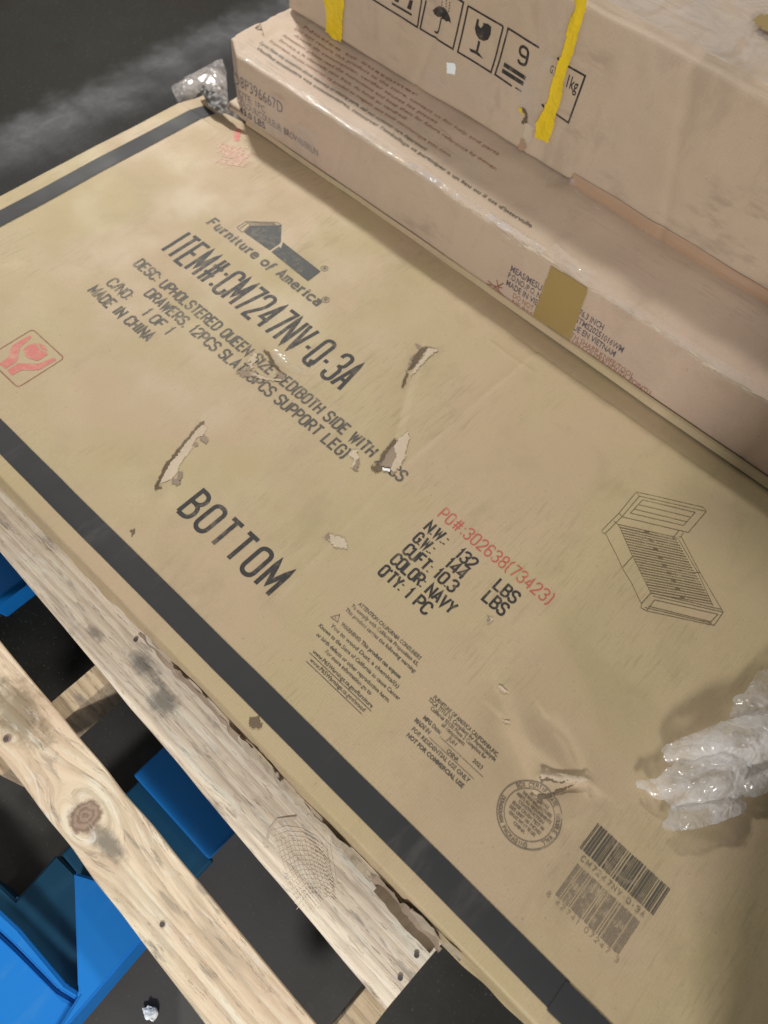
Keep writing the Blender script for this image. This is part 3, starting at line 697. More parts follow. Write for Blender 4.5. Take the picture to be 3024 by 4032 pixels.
patch(zq((680, 180), (700, 260), (650, 480), (590, 620), (500, 700), (455, 665), (530, 500), (500, 350), (560, 270)), K_TORN, 'torn_paper_or_glint', e=.0024, rag=.003, label='peeled pale paper over the word PCS')
patch(zq((540, 290), (500, 360), (530, 490), (480, 645), (340, 615), (320, 545), (400, 420), (500, 270)), K_INNER, 'exposed_flute', e=.0018, rag=.002, label='grey brown inner layer of the torn patch')
patch(zq((500, 255), (560, 290), (480, 350), (420, 430), (340, 560), (300, 540), (390, 400), (440, 350)), K_DARK, 'slit', e=.0028, rag=.003, res=.0014)
patch(zq((210, 600), (330, 620), (360, 690), (250, 680), (200, 650)), K_DARK, 'scuff', e=.0026, rag=.006, res=.0014)
patch(zq((360, 650), (455, 680), (440, 700), (355, 685)), WHITE, 'torn_paper_or_glint', e=.0035)  # white glint painted as a patch
patch(zB((1120, 1190), (1165, 1200), (1175, 1290), (1140, 1350), (1105, 1330), (1130, 1270), (1085, 1240)), K_TORN, 'torn_paper_or_glint', e=.002, rag=.004)
patch(zB((1155, 1260), (1175, 1290), (1150, 1355), (1120, 1345), (1145, 1300)), K_INNER, 'scuff', e=.0026, rag=.003)
patch(zB((300, 380), (345, 400), (330, 470), (290, 540), (265, 500)), K_TORN, 'scuff', e=.0016, rag=.006)
patch(zB((290, 555), (420, 600), (540, 620), (530, 640), (380, 615), (280, 580)), K_TORN, 'scuff', e=.0018, rag=.003)
patch(zB((395, 365), (440, 400), (480, 470), (560, 570), (545, 580), (460, 480), (420, 410), (380, 385)), K_DARK, 'slit', e=.0018, rag=.002, res=.0014)
patch(zB((180, 540), (300, 520), (330, 600), (210, 580)), K_INNER, 'scuff', e=.0018, rag=.009)
patch(zB((500, 560), (560, 570), (580, 640), (520, 620)), K_INNER, 'scuff', e=.0018, rag=.007)
patch(zB((480, 370), (560, 420), (640, 500), (760, 580), (700, 585), (560, 530), (470, 440)), CLEAR, 'clear_tape', e=.0022, rag=.001)
zf = zc(0, 1900, .9114)
patch(zf((1410, 245), (1430, 225), (1490, 250), (1500, 285), (1460, 290)), K_TORN, 'torn_paper_or_glint', e=.0016, rag=.004)
patch(zf((1395, 240), (1420, 220), (1425, 250)), K_INNER, 'scuff', e=.002, rag=.003)
patch(zf((555, 205), (585, 200), (580, 222), (570, 228)), K_DARK, 'scuff', e=.0016, rag=.003, res=.0014)
patch(z8((600, 1260), (650, 1235), (880, 1265), (1060, 1285), (1150, 1340), (1020, 1345), (830, 1320), (700, 1300), (600, 1310)), K_TORN, 'torn_lip', e=.0035, rag=.003, curl=.004, label='rolled torn lip of the puncture by the round stamp')
patch(z8((600, 1300), (700, 1305), (900, 1335), (880, 1350), (700, 1325), (620, 1335)), K_DARK, 'slit', e=.003, rag=.002, res=.0014)
patch(z8((1010, 1345), (940, 1390), (740, 1480), (650, 1510), (635, 1580), (605, 1530), (600, 1460), (690, 1465), (900, 1385)), K_DARK, 'slit', e=.0016, rag=.002, res=.0014, label='gouge across the round stamp')
patch(z8((155, 280), (220, 300), (265, 350), (235, 355), (180, 315)), K_TORN, 'torn_paper_or_glint', e=.003)  # glint on the crease, painted pale
patch(z8((215, 645), (260, 650), (295, 685), (250, 680)), K_TORN, 'torn_paper_or_glint', e=.003)  # second crease glint, painted pale
patch(zC((980, 985), (1040, 1000), (1020, 1030), (990, 1060), (985, 1020)), K_TORN, 'torn_paper_or_glint', e=.002, rag=.004)
patch(zC((985, 985), (1010, 1000), (1000, 1050), (990, 1030)), K_INNER, 'scuff', e=.0025, rag=.003)

K_SIDE_DIRT = kraft('dirty_flap', (.40, .34, .25), (.46, .40, .31), .6); zv0 = zc(0, 2900, .9114)
# torn end of the far tape, lying crumpled against the upright carton
def loose_strip(spx_a, spx_b, zs_, mat, name, parent=None, n=40, m=8, amp=.004, seed=0, ny=None):
    """ruled strip between two photographed polylines at heights zs_"""
    def samp(pts, t_):
        s = t_ * (len(pts) - 1); i = min(int(s), len(pts) - 2); f_ = s - i
        return np.array(pts[i]) * (1 - f_) + np.array(pts[i + 1]) * f_
    P = np.zeros((n, m, 3))
    for i in range(n):
        t_ = i / (n - 1); a = samp(spx_a, t_); b = samp(spx_b, t_); z = float(np.interp(t_, np.linspace(0, 1, len(zs_)), zs_))
        for j in range(m):
            q = a + (b - a) * j / (m - 1); gx_, gy_ = G(q[0], q[1], z)
            P[i, j] = (gx_, gy_, z + amp * float(vnoise(gx_, gy_, 70, 60 + seed)) + amp * .6 * float(vnoise(gx_, gy_, 25, 61 + seed)))
    if parent: P = P - np.array(parent.location)
    return grid_mesh(P, name, mat, parent)
TORN = plastic('torn_tape', (.035, .030, .026), .45, (.16, .12, .09), .5, .5, 18)
o = loose_strip(zt((600, 560), (640, 640), (740, 780), (850, 860), (1000, 930), (1190, 1010)), zt((660, 530), (760, 560), (840, 640), (960, 770), (1080, 880), (1230, 980)), (.006, .014, .016, .014, .016, .012), TORN, 'torn_tape', big, amp=.006)
o['label'] = 'crumpled torn end of black tape at the far corner'
# ragged paper along the near side, down by the board
zg = zc(1512, 2900, .9114)
def side_flap(x0, x1, z0, z1, mat, name, seed, amp=.005, out=.004):
    n, m = max(20, int((x1 - x0) / .004)), 8; P = np.zeros((n, m, 3))
    for i in range(n):
        x_ = x0 + (x1 - x0) * i / (n - 1); e = math.sin(math.pi * i / (n - 1)) ** .5
        w = (z1 - z0) * e * (1 + .45 * float(vnoise(x_, 0, 40, seed)) + .2 * float(vnoise(x_, 0, 130, seed)))
        zc_ = (z0 + z1) / 2 + .3 * (z1 - z0) * float(vnoise(x_, 0, 18, seed + 3))
        for j in range(m):
            z_ = min(-.004, max(-.1275, zc_ + w * (j / (m - 1) - .5)))
            yb = .1195 - .006 * float(vnoise(x_, z_, 6, 8)) - .0025 * float(vnoise(x_, z_ * 3, 24, 9))
            P[i, j] = (x_, yb - .0035 - out * (1 - j / (m - 1)) - amp * abs(float(vnoise(x_, z_, 40, seed + 1))), z_)
    return grid_mesh(P - np.array(big.location), name, mat, big)
side_flap(-.02, .135, -.125, -.050, K_INNER, 'torn_flap', 400, .007, .010)
side_flap(.0, .125, -.108, -.078, K_DARK, 'torn_flap', 410, .003, .022)
side_flap(.06, .16, -.060, -.020, K_SIDE_DIRT, 'torn_flap', 415, .006, .006)
side_flap(-1.0, -.70, -.120, -.098, FILM_WRAP, 'film_strip', 420, .003, .004)
side_flap(-.72, -.48, -.122, -.106, FILM_WRAP, 'film_strip', 430, .003, .004)
side_flap(-.62, -.30, -.126, -.085, K_INNER, 'torn_flap', 440, .006, .006)
side_flap(-.34, -.16, -.122, -.055, K_SIDE_DIRT, 'torn_flap', 450, .008, .008)
side_flap(-.20, -.02, -.124, -.075, K_SIDE_DIRT, 'torn_flap', 460, .007, .008)
patch(zf((1070, 1020), (1110, 1010), (1135, 1045), (1115, 1070), (1080, 1060)), K_DARK, 'slit', e=.0016, rag=.006)

# ------------------------------------------------------------------ upright carton and large carton behind it
def soft_box(lo, hi, r, res, disp, mat, name, parent):
    lo = Vector(lo); hi = Vector(hi); P = []; Fc = []
    def face(ax, sgn):
        u, v = [i for i in range(3) if i != ax]; nu = max(2, int((hi[u] - lo[u]) / res)); nv = max(2, int((hi[v] - lo[v]) / res)); base = len(P)
        U = np.concatenate([[lo[u], lo[u] + r * .3, lo[u] + r * .7], np.linspace(lo[u] + r, hi[u] - r, nu), [hi[u] - r * .7, hi[u] - r * .3, hi[u]]])
        V_ = np.concatenate([[lo[v], lo[v] + r * .3, lo[v] + r * .7], np.linspace(lo[v] + r, hi[v] - r, nv), [hi[v] - r * .7, hi[v] - r * .3, hi[v]]])
        for a in U:
            for b in V_:
                p = Vector((0, 0, 0)); p[ax] = hi[ax] if sgn > 0 else lo[ax]; p[u] = a; p[v] = b
                c = Vector([min(max(p[i], lo[i] + r), hi[i] - r) for i in range(3)]); d = p - c
                p = c + d.normalized() * r; P.append(p)
        nb = len(V_)
        for i in range(len(U) - 1):
            for j in range(nb - 1):
                q = (base + i * nb + j, base + (i + 1) * nb + j, base + (i + 1) * nb + j + 1, base + i * nb + j + 1)
                flip = (sgn > 0) == (ax == 1)
                Fc.append(q[::-1] if flip else q)
    for ax in range(3):
        for sgn in (-1, 1): face(ax, sgn)
    A = np.array([tuple(p) for p in P]); A = disp(A) - np.array(parent.location)
    o = mesh_obj(name, A, Fc, mat, parent, smooth=True)
    bm = bmesh.new(); bm.from_mesh(o.data); bmesh.ops.remove_doubles(bm, verts=bm.verts, dist=.0004); bm.to_mesh(o.data); bm.free()
    return o
Z2 = .167
mid = thing('cardboard_carton', 'narrow pinkish kraft carton with olive tape band, between flat carton and large top one', 'carton', (-.5, 1.33, 0))
def disp2(A):
    x, y, z = A.T.copy(); fr = y < Y2 + .004
    y = y + np.where(fr, face_noise(x, z, 20, .0022), 0)
    tp = (z > Z2 - .02); z = z + np.where(tp, .0035 * vnoise(x, y, 4, 22) + .002 * vnoise(x, y, 14, 23), 0)
    ed = tp & (y < Y2 + .02); z = z - np.where(ed, .003 + .003 * vnoise(x, y * 0, 8, 24), 0)
    c = x < -1.50                      # crushed far corner
    y = y + np.where(c & (y < Y2 + .1), np.clip((-1.515 - x) / .06, 0, 1) * .040, 0)
    z = z - np.where(c & tp, .004 * np.abs(vnoise(x, y, 30, 25)), 0)
    return np.stack([x, y, z], -1)
soft_box((-1.583, Y2, .001), (.75, 1.72, Z2), .006, .007, disp2, K_SIDE, 'box_body', mid)
bigc = thing('cardboard_carton', 'large kraft carton with yellow tape and care symbols, stacked on top of the narrow one', 'carton', (-.5, 1.8, Z2))
Z3 = .517
def disp3(A):
    x, y, z = A.T.copy(); fr = y < Y3 + .004
    y = y + np.where(fr, face_noise(x, z, 30, .005), 0)
    tp = z > Z3 - .02; z = z + np.where(tp, .005 * vnoise(x, y, 4, 32) + .002 * vnoise(x, y, 17, 33), 0)
    ed = tp & (y < Y3 + .03); z = z - np.where(ed, .003 + .002 * vnoise(x, y * 0, 7, 34), 0)
    bt = z < Z2 + .02; z = z + np.where(bt & fr, .002 * vnoise(x, x * 0, 6, 36), 0)
    return np.stack([x, y, z], -1)
soft_box((-1.575, Y3, Z2 + .004), (.75, 2.35, Z3), .009, .009, disp3, K_TOP3, 'box_body', bigc)

def face_text(text, p0, p1, h, mat, Y, surf, parent, name='printed_text', bold=0.01, th=None):
    a = Vector(F(*p0, Y)); b = Vector(F(*p1, Y)); k = Ink2D(); z = (a.y + b.y) / 2
    if th: stroke_text(k, text, (a.x, z), b.x - a.x, h, th)
    else: font_text(k, text, (a.x, z), b.x - a.x, h, bold=bold)
    return k.build(name, mat, surf, parent)
ze = zc(900, 200, .3617)
for text, p0, p1, h, m_, bo in [('D8P396667D', (75, 350), (590, 690), .030, INK_BLUE, .0), ('QTE: 1PC', (120, 495), (405, 672), .018, INK_BLUE, .0),
        ('COLOUR/COULEUR: BROWN/BRUN', (105, 568), (970, 1148), .019, INK_BLUE, .0), ('43.0 LBS', (130, 672), (405, 850), .019, INK, .02)]:
    a, b = ze(p0, p1); face_text(text, a, b, h, m_, Y2, on_face2, mid, bold=bo)
z9 = zc(1800, 900, .5425)
for text, p0, p1, h, m_, bo in [('MEAS/MESU', (388, 308), (612, 448), .017, INK_BLUE, .012), ('P.O.NO./P.O. N', (368, 360), (604, 502), .017, INK_BLUE, .012), ('MADE IN VIE', (355, 412), (583, 552), .017, INK_BLUE, .012),
        ('DO NOT', (405, 500), (552, 592), .015, INK_BROWN, -.005), ('NE PAS', (398, 545), (545, 638), .014, INK_BROWN, .0), ('76.3 INCH', (880, 625), (1055, 738), .017, INK_BLUE, .012),
        ('STMS20251016WM', (858, 680), (1200, 898), .017, INK_BLUE, .012), ('UE EN VIETNAM', (840, 735), (1143, 925), .017, INK_BLUE, .012),
        ('TH SHARP KNIFE/TOOL', (820, 788), (1278, 1085), .015, INK_BROWN, -.005), ('UN COUTEAU/OUTIL POINTU', (830, 838), (1400, 1200), .014, INK_BROWN, .0)]:
    a, b = z9(p0, p1); face_text(text, a, b, h, m_, Y2, on_face2, mid, bold=bo)
k = Ink2D()
for p in [[(225, 375), (345, 490)], [(290, 370), (310, 480)], [(220, 400), (330, 430)], [(255, 440), (340, 395)]]: k.line([F(*q, Y2) for q in z9(*p)], .003)
k.build('printed_mark', INK_BROWN, on_face2, mid, 'red crossed knife mark')
def face_patch(pts, mat, Y, surf, parent, name, e, rag=.001, res=.006, label=None, amp=0, seed=0):
    poly = [F(*p, Y) for p in pts]; a = np.array(poly); lo = a.min(0) - res; hi = a.max(0) + res
    X, Z = np.meshgrid(np.arange(lo[0], hi[0], res), np.arange(lo[1], hi[1], res), indexing='ij')
    Xc = X[:-1, :-1] + res / 2; Zc = Z[:-1, :-1] + res / 2
    m = in_poly(Xc + rag * vnoise(Xc, Zc, 150, 52), Zc + rag * vnoise(Xc, Zc, 150, 53), poly)
    V = surf(X.ravel(), Z.ravel(), e).reshape(*X.shape, 3)
    V[..., 1] -= amp * (.5 + .5 * vnoise(X, Z, 55, 70 + seed)) + amp * .5 * np.abs(vnoise(X, Z, 160, 71 + seed))
    return grid_mesh(V - np.array(parent.location), name, mat, parent, mask=m, label=label)
face_patch(z9((688, 262), (955, 430), (822, 808), (556, 632)), OLIVE, Y2, on_face2, mid, 'olive_tape', .0022, res=.002, rag=.0005, label='olive tape band')
face_patch(ze((120, 150), (590, 420), (600, 960), (120, 700)), CLEAR, Y2, on_face2, mid, 'clear_tape', .0030, res=.006)
face_patch(ze((745, 780), (975, 920), (985, 1190), (745, 1050)), CLEAR, Y2, on_face2, mid, 'clear_tape', .0030, res=.006)
# print on top of the narrow carton
def on_mid(x, y, e=.0016):
    z = Z2 + .0035 * vnoise(x, y, 4, 22) + .002 * vnoise(x, y, 14, 23)
    z = z - np.where(y < Y2 + .02, .003 + .003 * vnoise(x, y * 0, 8, 24), 0)
    return np.stack([x, y, z + e], -1)
def mid_text(text, x0, x1, y, h, mat, bold=0.0):
    k = Ink2D(); font_text(k, text, (x0, y), x1 - x0, h, bold=bold); k.build('printed_text', mat, on_mid, mid)
Gm = lambda p: G(*[c * 1.8228 for c in p], Z2)
xa, ya = Gm((552, 108)); xb, yb = Gm((1147, 490)); ym = (ya + yb) / 2
RC = 'Please inspect all parts and hardware before starting. Keep the carton in case of return.'
mid_text("Veuillez soumettre vos commentaires, conserver l'emballage et participer a un lieu ou il est d'intervalle", xa, xb, ym, .0105, INK_GREY, .012)
x2_, y2_ = Gm((907, 325)); mid_text('If you have any questions about assembly or missing parts, call our customer care department', xa - .01, x2_ + .01, ym + .021, .0105, INK_GREY, .012)
for i, (dx0, xe, tx) in enumerate([(.0, -.90, 'Important: ne pas retourner ce produit au magasin sans avoir communique avec nous.'), (.01, -1.06, 'Service a la clientele sans frais, du lundi au vendredi'), (.0, -.80, 'Attention: please read the instructions and keep them for future reference by owner.'),
        (.02, -1.0, 'Avant de commencer, verifier toutes les pieces'), (.0, -.83, 'Do not return this product to the store, contact us for help and parts'), (.01, -1.1, 'Notice to customer')]):
    mid_text(tx, xa + dx0, xe, ym + .046 + i * .0215, .0098, INK_BROWN, .004)
# ridge of worn tape along the near top edge of the narrow carton
def edge_strip(x0, x1, ya_, w, z0, mat, name, parent, sd, amp=.002, h=.0):
    X, T = np.meshgrid(np.arange(x0, x1, .008), np.linspace(0, 1, 7), indexing='ij')
    Y = ya_ + w * (T - .25) * (1 + .5 * vnoise(X, X * 0, 6, sd)); Z = z0 + h * np.sin(T * math.pi) + amp * vnoise(X, T * .1, 16, sd + 1) - .012 * np.clip(.25 - T, 0, 1)
    return grid_mesh(np.stack([X, Y, Z], -1) - np.array(parent.location), name, mat, parent)
edge_strip(-1.50, .74, Y2 + .004, .024, Z2 + .0015, CLEAR, 'clear_tape', mid, 81, .0015, .001)
for (x0, x1, thr, sd) in ((-1.50, -.2, .25, 500), (-.2, .6, .0, 510)):
    X, T = np.meshgrid(np.arange(x0, x1, .003), np.linspace(-1, 1, 9), indexing='ij'); a = (T + 1) * math.pi / 4
    base = np.stack([X.ravel(), (Y2 + .006 - .0075 * np.cos(a)).ravel(), (Z2 - .006 + .0075 * np.sin(a)).ravel()], -1)
    V = disp2(base).reshape(*X.shape, 3)
    n = vnoise(X, T * .1, 16, sd) + .8 * vnoise(X, T * .6, 90, sd + 1); m = (n > thr)[:-1, :-1]
    grid_mesh(V - np.array(mid.location), 'worn_edge', K_TORN, mid, mask=m)['kind'] = 'stuff'
loose_strip(D((1178, 552), (1215, 570), (1268, 612)), D((1200, 528), (1238, 556), (1290, 590)), (Z2 + .006, Z2 + .012, Z2 + .005), CLEAR, 'crumpled_tape', mid, n=30, m=10, amp=.006, seed=9)
loose_strip(D((880, 352), (1000, 440), (1170, 545)), D((888, 344), (1008, 430), (1178, 536)), (Z2 + .002, Z2 + .004, Z2 + .002), FILM_WRAP, 'tape_edge', mid, n=80, m=5, amp=.003, seed=11)
# low lip of the flap under the narrow carton
X, T = np.meshgrid(np.arange(-1.50, .61, .008), np.linspace(0, 1, 6), indexing='ij')
Y = 1.180 + .012 * np.clip((-X - .2) / .8, 0, 1) + .016 * T * (1 - .7 * np.clip((-X - .2) / .8, 0, 1)); Z = -.008 + .012 * np.sin(np.clip(T * 1.4, 0, 1) * math.pi / 2) + .001 * vnoise(X, X * 0, 10, 83)
grid_mesh(np.stack([X, Y, Z + TH], -1), 'flap_lip', K_MAIN, big)

# print, tape and sticker on the large carton
zk = zc(1500, 0, .5425); k = Ink2D(); w_ = .0042
F3 = lambda pts: [F(*p, Y3) for p in pts]
for p in [[(-40, -120), (-60, -10), (30, 45), (270, 195), (300, 10), (310, -100)], [(335, 0), (290, 205), (525, 355), (605, 15), (400, -120)], [(638, 40), (560, 375), (800, 525), (890, 190)],
          [(1150, 345), (925, 205), (830, 540), (950, 625)], [(1360, 478), (1485, 550), (1362, 890), (1240, 805)]]:
    k.line(F3(zk(*p)), w_)
k.line(F3(zk((638, 40), (890, 190))), w_); k.line(F3(zk((570, -20), (605, 15))), w_)
k.line(F3(zk((975, 635), (1020, 665))), .003)
k.line(F3(zk((1285, 415), (1300, 435))), .005); k.line(F3(zk((1170, 755), (1190, 775))), .006)
k.build('printed_frame', INK, on_face3, bigc, 'frames of the care symbols')
k = Ink2D()
k.poly(F3(zk((380, 75), (405, 50), (430, 40), (460, 52), (490, 85), (508, 130), (512, 168), (495, 150), (480, 155), (465, 138), (450, 138), (440, 122), (420, 122), (405, 108), (392, 100), (388, 80))), .02)
k.line(F3(zk((440, 128), (420, 225))), .004); k.line(F3(zk((420, 225), (405, 240), (390, 225))), .004)
for i in range(4):
    for j in range(3): k.line(F3(zk((455 + j * 26 - i * 2, 8 + j * 12 + i * 20 - 20), (450 + j * 26 - i * 2, 18 + j * 12 + i * 20 - 20))), .0022)
k.build('printed_pictogram', INK, on_face3, bigc, 'umbrella keep dry symbol')
k = Ink2D()
k.poly(F3(zk((700, 135), (716, 140), (708, 180), (725, 205), (745, 180), (742, 165), (780, 172), (803, 195), (795, 250), (775, 290), (745, 300), (710, 285), (688, 245), (682, 205))), .02)
k.line(F3(zk((712, 300), (695, 375))), .006); k.poly(F3(zk((640, 350), (690, 370), (710, 385), (742, 430), (690, 395), (650, 375))))
k.build('printed_pictogram', INK, on_face3, bigc, 'broken glass fragile symbol')
k = Ink2D(); k.poly(F3(zk((215, -5), (240, 0), (225, 70), (195, 55)))); k.line(F3(zk((85, 20), (230, 105))), .005); k.poly(F3(zk((110, -20), (140, -10), (135, 15), (105, 5))))
k.build('printed_pictogram', INK, on_face3, bigc, 'this way up arrows')
k = Ink2D(); k.line(F3(zk((890, 468), (1050, 570))), .009); k.line(F3(zk((878, 512), (1035, 610))), .009)
a, b = [Vector(p) for p in F3(zk((990, 450), (1045, 485)))]
stroke_text(k, '9', (a.x, a.y), .022, .036, .0045, yd=(0, 1), xd=(1, 0)); k.build('printed_pictogram', INK, on_face3, bigc, 'stacking limit of 9 symbol')
a, b = zk((1345, 625), (1420, 672)); face_text('1kg', a, b, .026, INK, Y3, on_face3, bigc, bold=0.01)
a, b = zk((1225, 520), (1290, 560)); face_text('G.W', a, b, .016, INK_GREY, Y3, on_face3, bigc)
face_patch(zk((1425, -60), (1520, -60), (1512, 10), (1480, 130), (1440, 260), (1390, 430), (1345, 560), (1325, 690), (1280, 830), (1262, 930), (1225, 1025), (1150, 1000), (1128, 985), (1138, 880), (1195, 790), (1230, 690), (1265, 560), (1300, 450), (1345, 330), (1370, 190), (1395, 110), (1430, 60)),
           YELLOW, Y3, on_face3, bigc, 'yellow_tape', .004, res=.002, rag=.0008, amp=.003, label='crumpled yellow tape through the weight box')
zl = zc(800, 100, .4822)
face_patch([(1275, -60), (1362, -60), (1358, 60), (1350, 165), (1318, 148), (1288, 122), (1292, 60)], YELLOW, Y3, on_face3, bigc, 'yellow_tape', .004, res=.002, rag=.0008, amp=.003, seed=3, label='shorter yellow tape at the far end')
face_patch(zk((1005, 770), (1025, 790), (1030, 830), (1005, 810)), YELLOW, Y3, on_face3, bigc, 'tape_scrap', .003, res=.003)
face_patch(zk((1020, 770), (1050, 790), (1075, 860), (1040, 905), (1022, 890), (1045, 850)), K_DARK, Y3, on_face3, bigc, 'slit', .0022, res=.0025, rag=.003)
face_patch(zk((1055, 870), (1110, 930), (1100, 1030), (1040, 1010), (1030, 950)), K_TORN, Y3, on_face3, bigc, 'torn_paper_or_glint', .0016, res=.003, rag=.004)
face_patch(zk((1010, 1000), (1065, 1040), (1040, 1090), (1005, 1070)), TAN, Y3, on_face3, bigc, 'torn_paper_or_glint', .0019, res=.003, rag=.004)
face_patch(zk((1200, 0), (1350, -60), (1300, 300), (1160, 640), (1120, 880), (1100, 960), (1060, 860), (980, 680), (1090, 480), (1150, 260)), CLEAR, Y3, on_face3, bigc, 'clear_tape', .0020, res=.006)
face_patch(zk((270, 470), (350, 480), (480, 560), (500, 650), (420, 650), (300, 560)), INK_FADE if False else CLEAR, Y3, on_face3, bigc, 'clear_tape', .0016, res=.006)
face_patch(zk((484, 448), (545, 455), (552, 500), (545, 535), (488, 525)), WHITE, Y3, on_face3, bigc, 'sticker', .0030, res=.002, rag=.001, label='tiny white sticker below the umbrella symbol')
# tan tape band along the bottom edge, with a curl hanging off its end
ta, tb = F(2235, 712, Y3), F(3024, 1240, Y3)
X, T = np.meshgrid(np.arange(-.655, .74, .006), np.linspace(0, 1, 9), indexing='ij')
Z = Z2 - .004 + .032 * T + .0015 * vnoise(X, X * 0, 12, 90); Y = Y3 - .0035 - .0025 * np.sin(T * math.pi) - .003 * (1 - T) + face_noise(X, Z, 30, .005) + .0012 * vnoise(X, T, 9, 91)
grid_mesh(np.stack([X, Y, Z], -1) - np.array(bigc.location), 'tan_tape', TAN, bigc, label='smooth tan tape along the bottom edge')
z2c = zc(1512, 0, .9114)
pa = z2c((795, 775), (805, 815), (850, 865), (890, 918)); pb = z2c((815, 770), (850, 830), (880, 870), (935, 905))
P = np.zeros((24, 8, 3))
for i in range(24):
    t_ = i / 23; a = np.array([np.interp(t_, [0, .33, .66, 1], [p[0] for p in pa]), np.interp(t_, [0, .33, .66, 1], [p[1] for p in pa])]); b = np.array([np.interp(t_, [0, .33, .66, 1], [p[0] for p in pb]), np.interp(t_, [0, .33, .66, 1], [p[1] for p in pb])])
    for j in range(8):
        q = a + (b - a) * j / 7; yy = Y3 - .012 - .018 * t_; gx_, gz_ = F(q[0], q[1], yy); P[i, j] = (gx_, yy + .006 * float(vnoise(gx_, gz_, 80, 92)), gz_)
grid_mesh(P - np.array(bigc.location), 'tape_curl', FILM_WRAP, bigc, label='curled loose tape end hanging from the bottom edge')
# shrink film on top of the large carton
X, Y = np.meshgrid(np.arange(-1.2, .7, .012), np.arange(Y3 + .02, 1.95, .012), indexing='ij')
Z = Z3 + .004 + .005 * vnoise(X, Y, 4, 32) + .002 * vnoise(X, Y, 17, 33) + .006 * np.abs(vnoise(X + Y * .6, Y * .25, 16, 95)) + .003 * np.abs(vnoise(X, Y, 45, 96))
grid_mesh(np.stack([X, Y, Z], -1) - np.array(bigc.location), 'stretch_film', film('top_film', (.86, .82, .80), .08, .34, .07, .2), bigc)
gx_, gy_ = G(3005, 112, Z3)
X, Y = np.meshgrid(np.linspace(gx_ - .03, gx_ + .06, 12), np.linspace(gy_ - .028, gy_ + .035, 10), indexing='ij')
Z = Z3 + .013 + .005 * vnoise(X, Y, 4, 32); m = (((X[:-1, :-1] - gx_ - .015) / .045) ** 2 + ((Y[:-1, :-1] - gy_) / .03) ** 2) < 1
grid_mesh(np.stack([X, Y, Z], -1) - np.array(bigc.location), 'olive_sticker', OLIVE, bigc, mask=m)

shade_box = thing('cardboard_carton', 'unseen black box added on the end of the big flat carton to shade its corner, outside the picture', 'carton', (.9, .6, 0))  # added out of view to cast shade, black so it bounces little light
soft_box((.60, .04, .003), (1.2, 1.16, .345), .008, .05, lambda A: A, TAPE_BLACK, 'box_body', shade_box)
over = thing('cardboard_carton', 'unseen black box added across the other, overhanging to deepen the shade, outside the picture', 'carton', (.9, .9, .35))  # second added blocker, keeps light off the lower right
soft_box((.33, .40, .35), (1.5, 1.18, .62), .008, .05, lambda A: A, TAPE_BLACK, 'box_body', over)
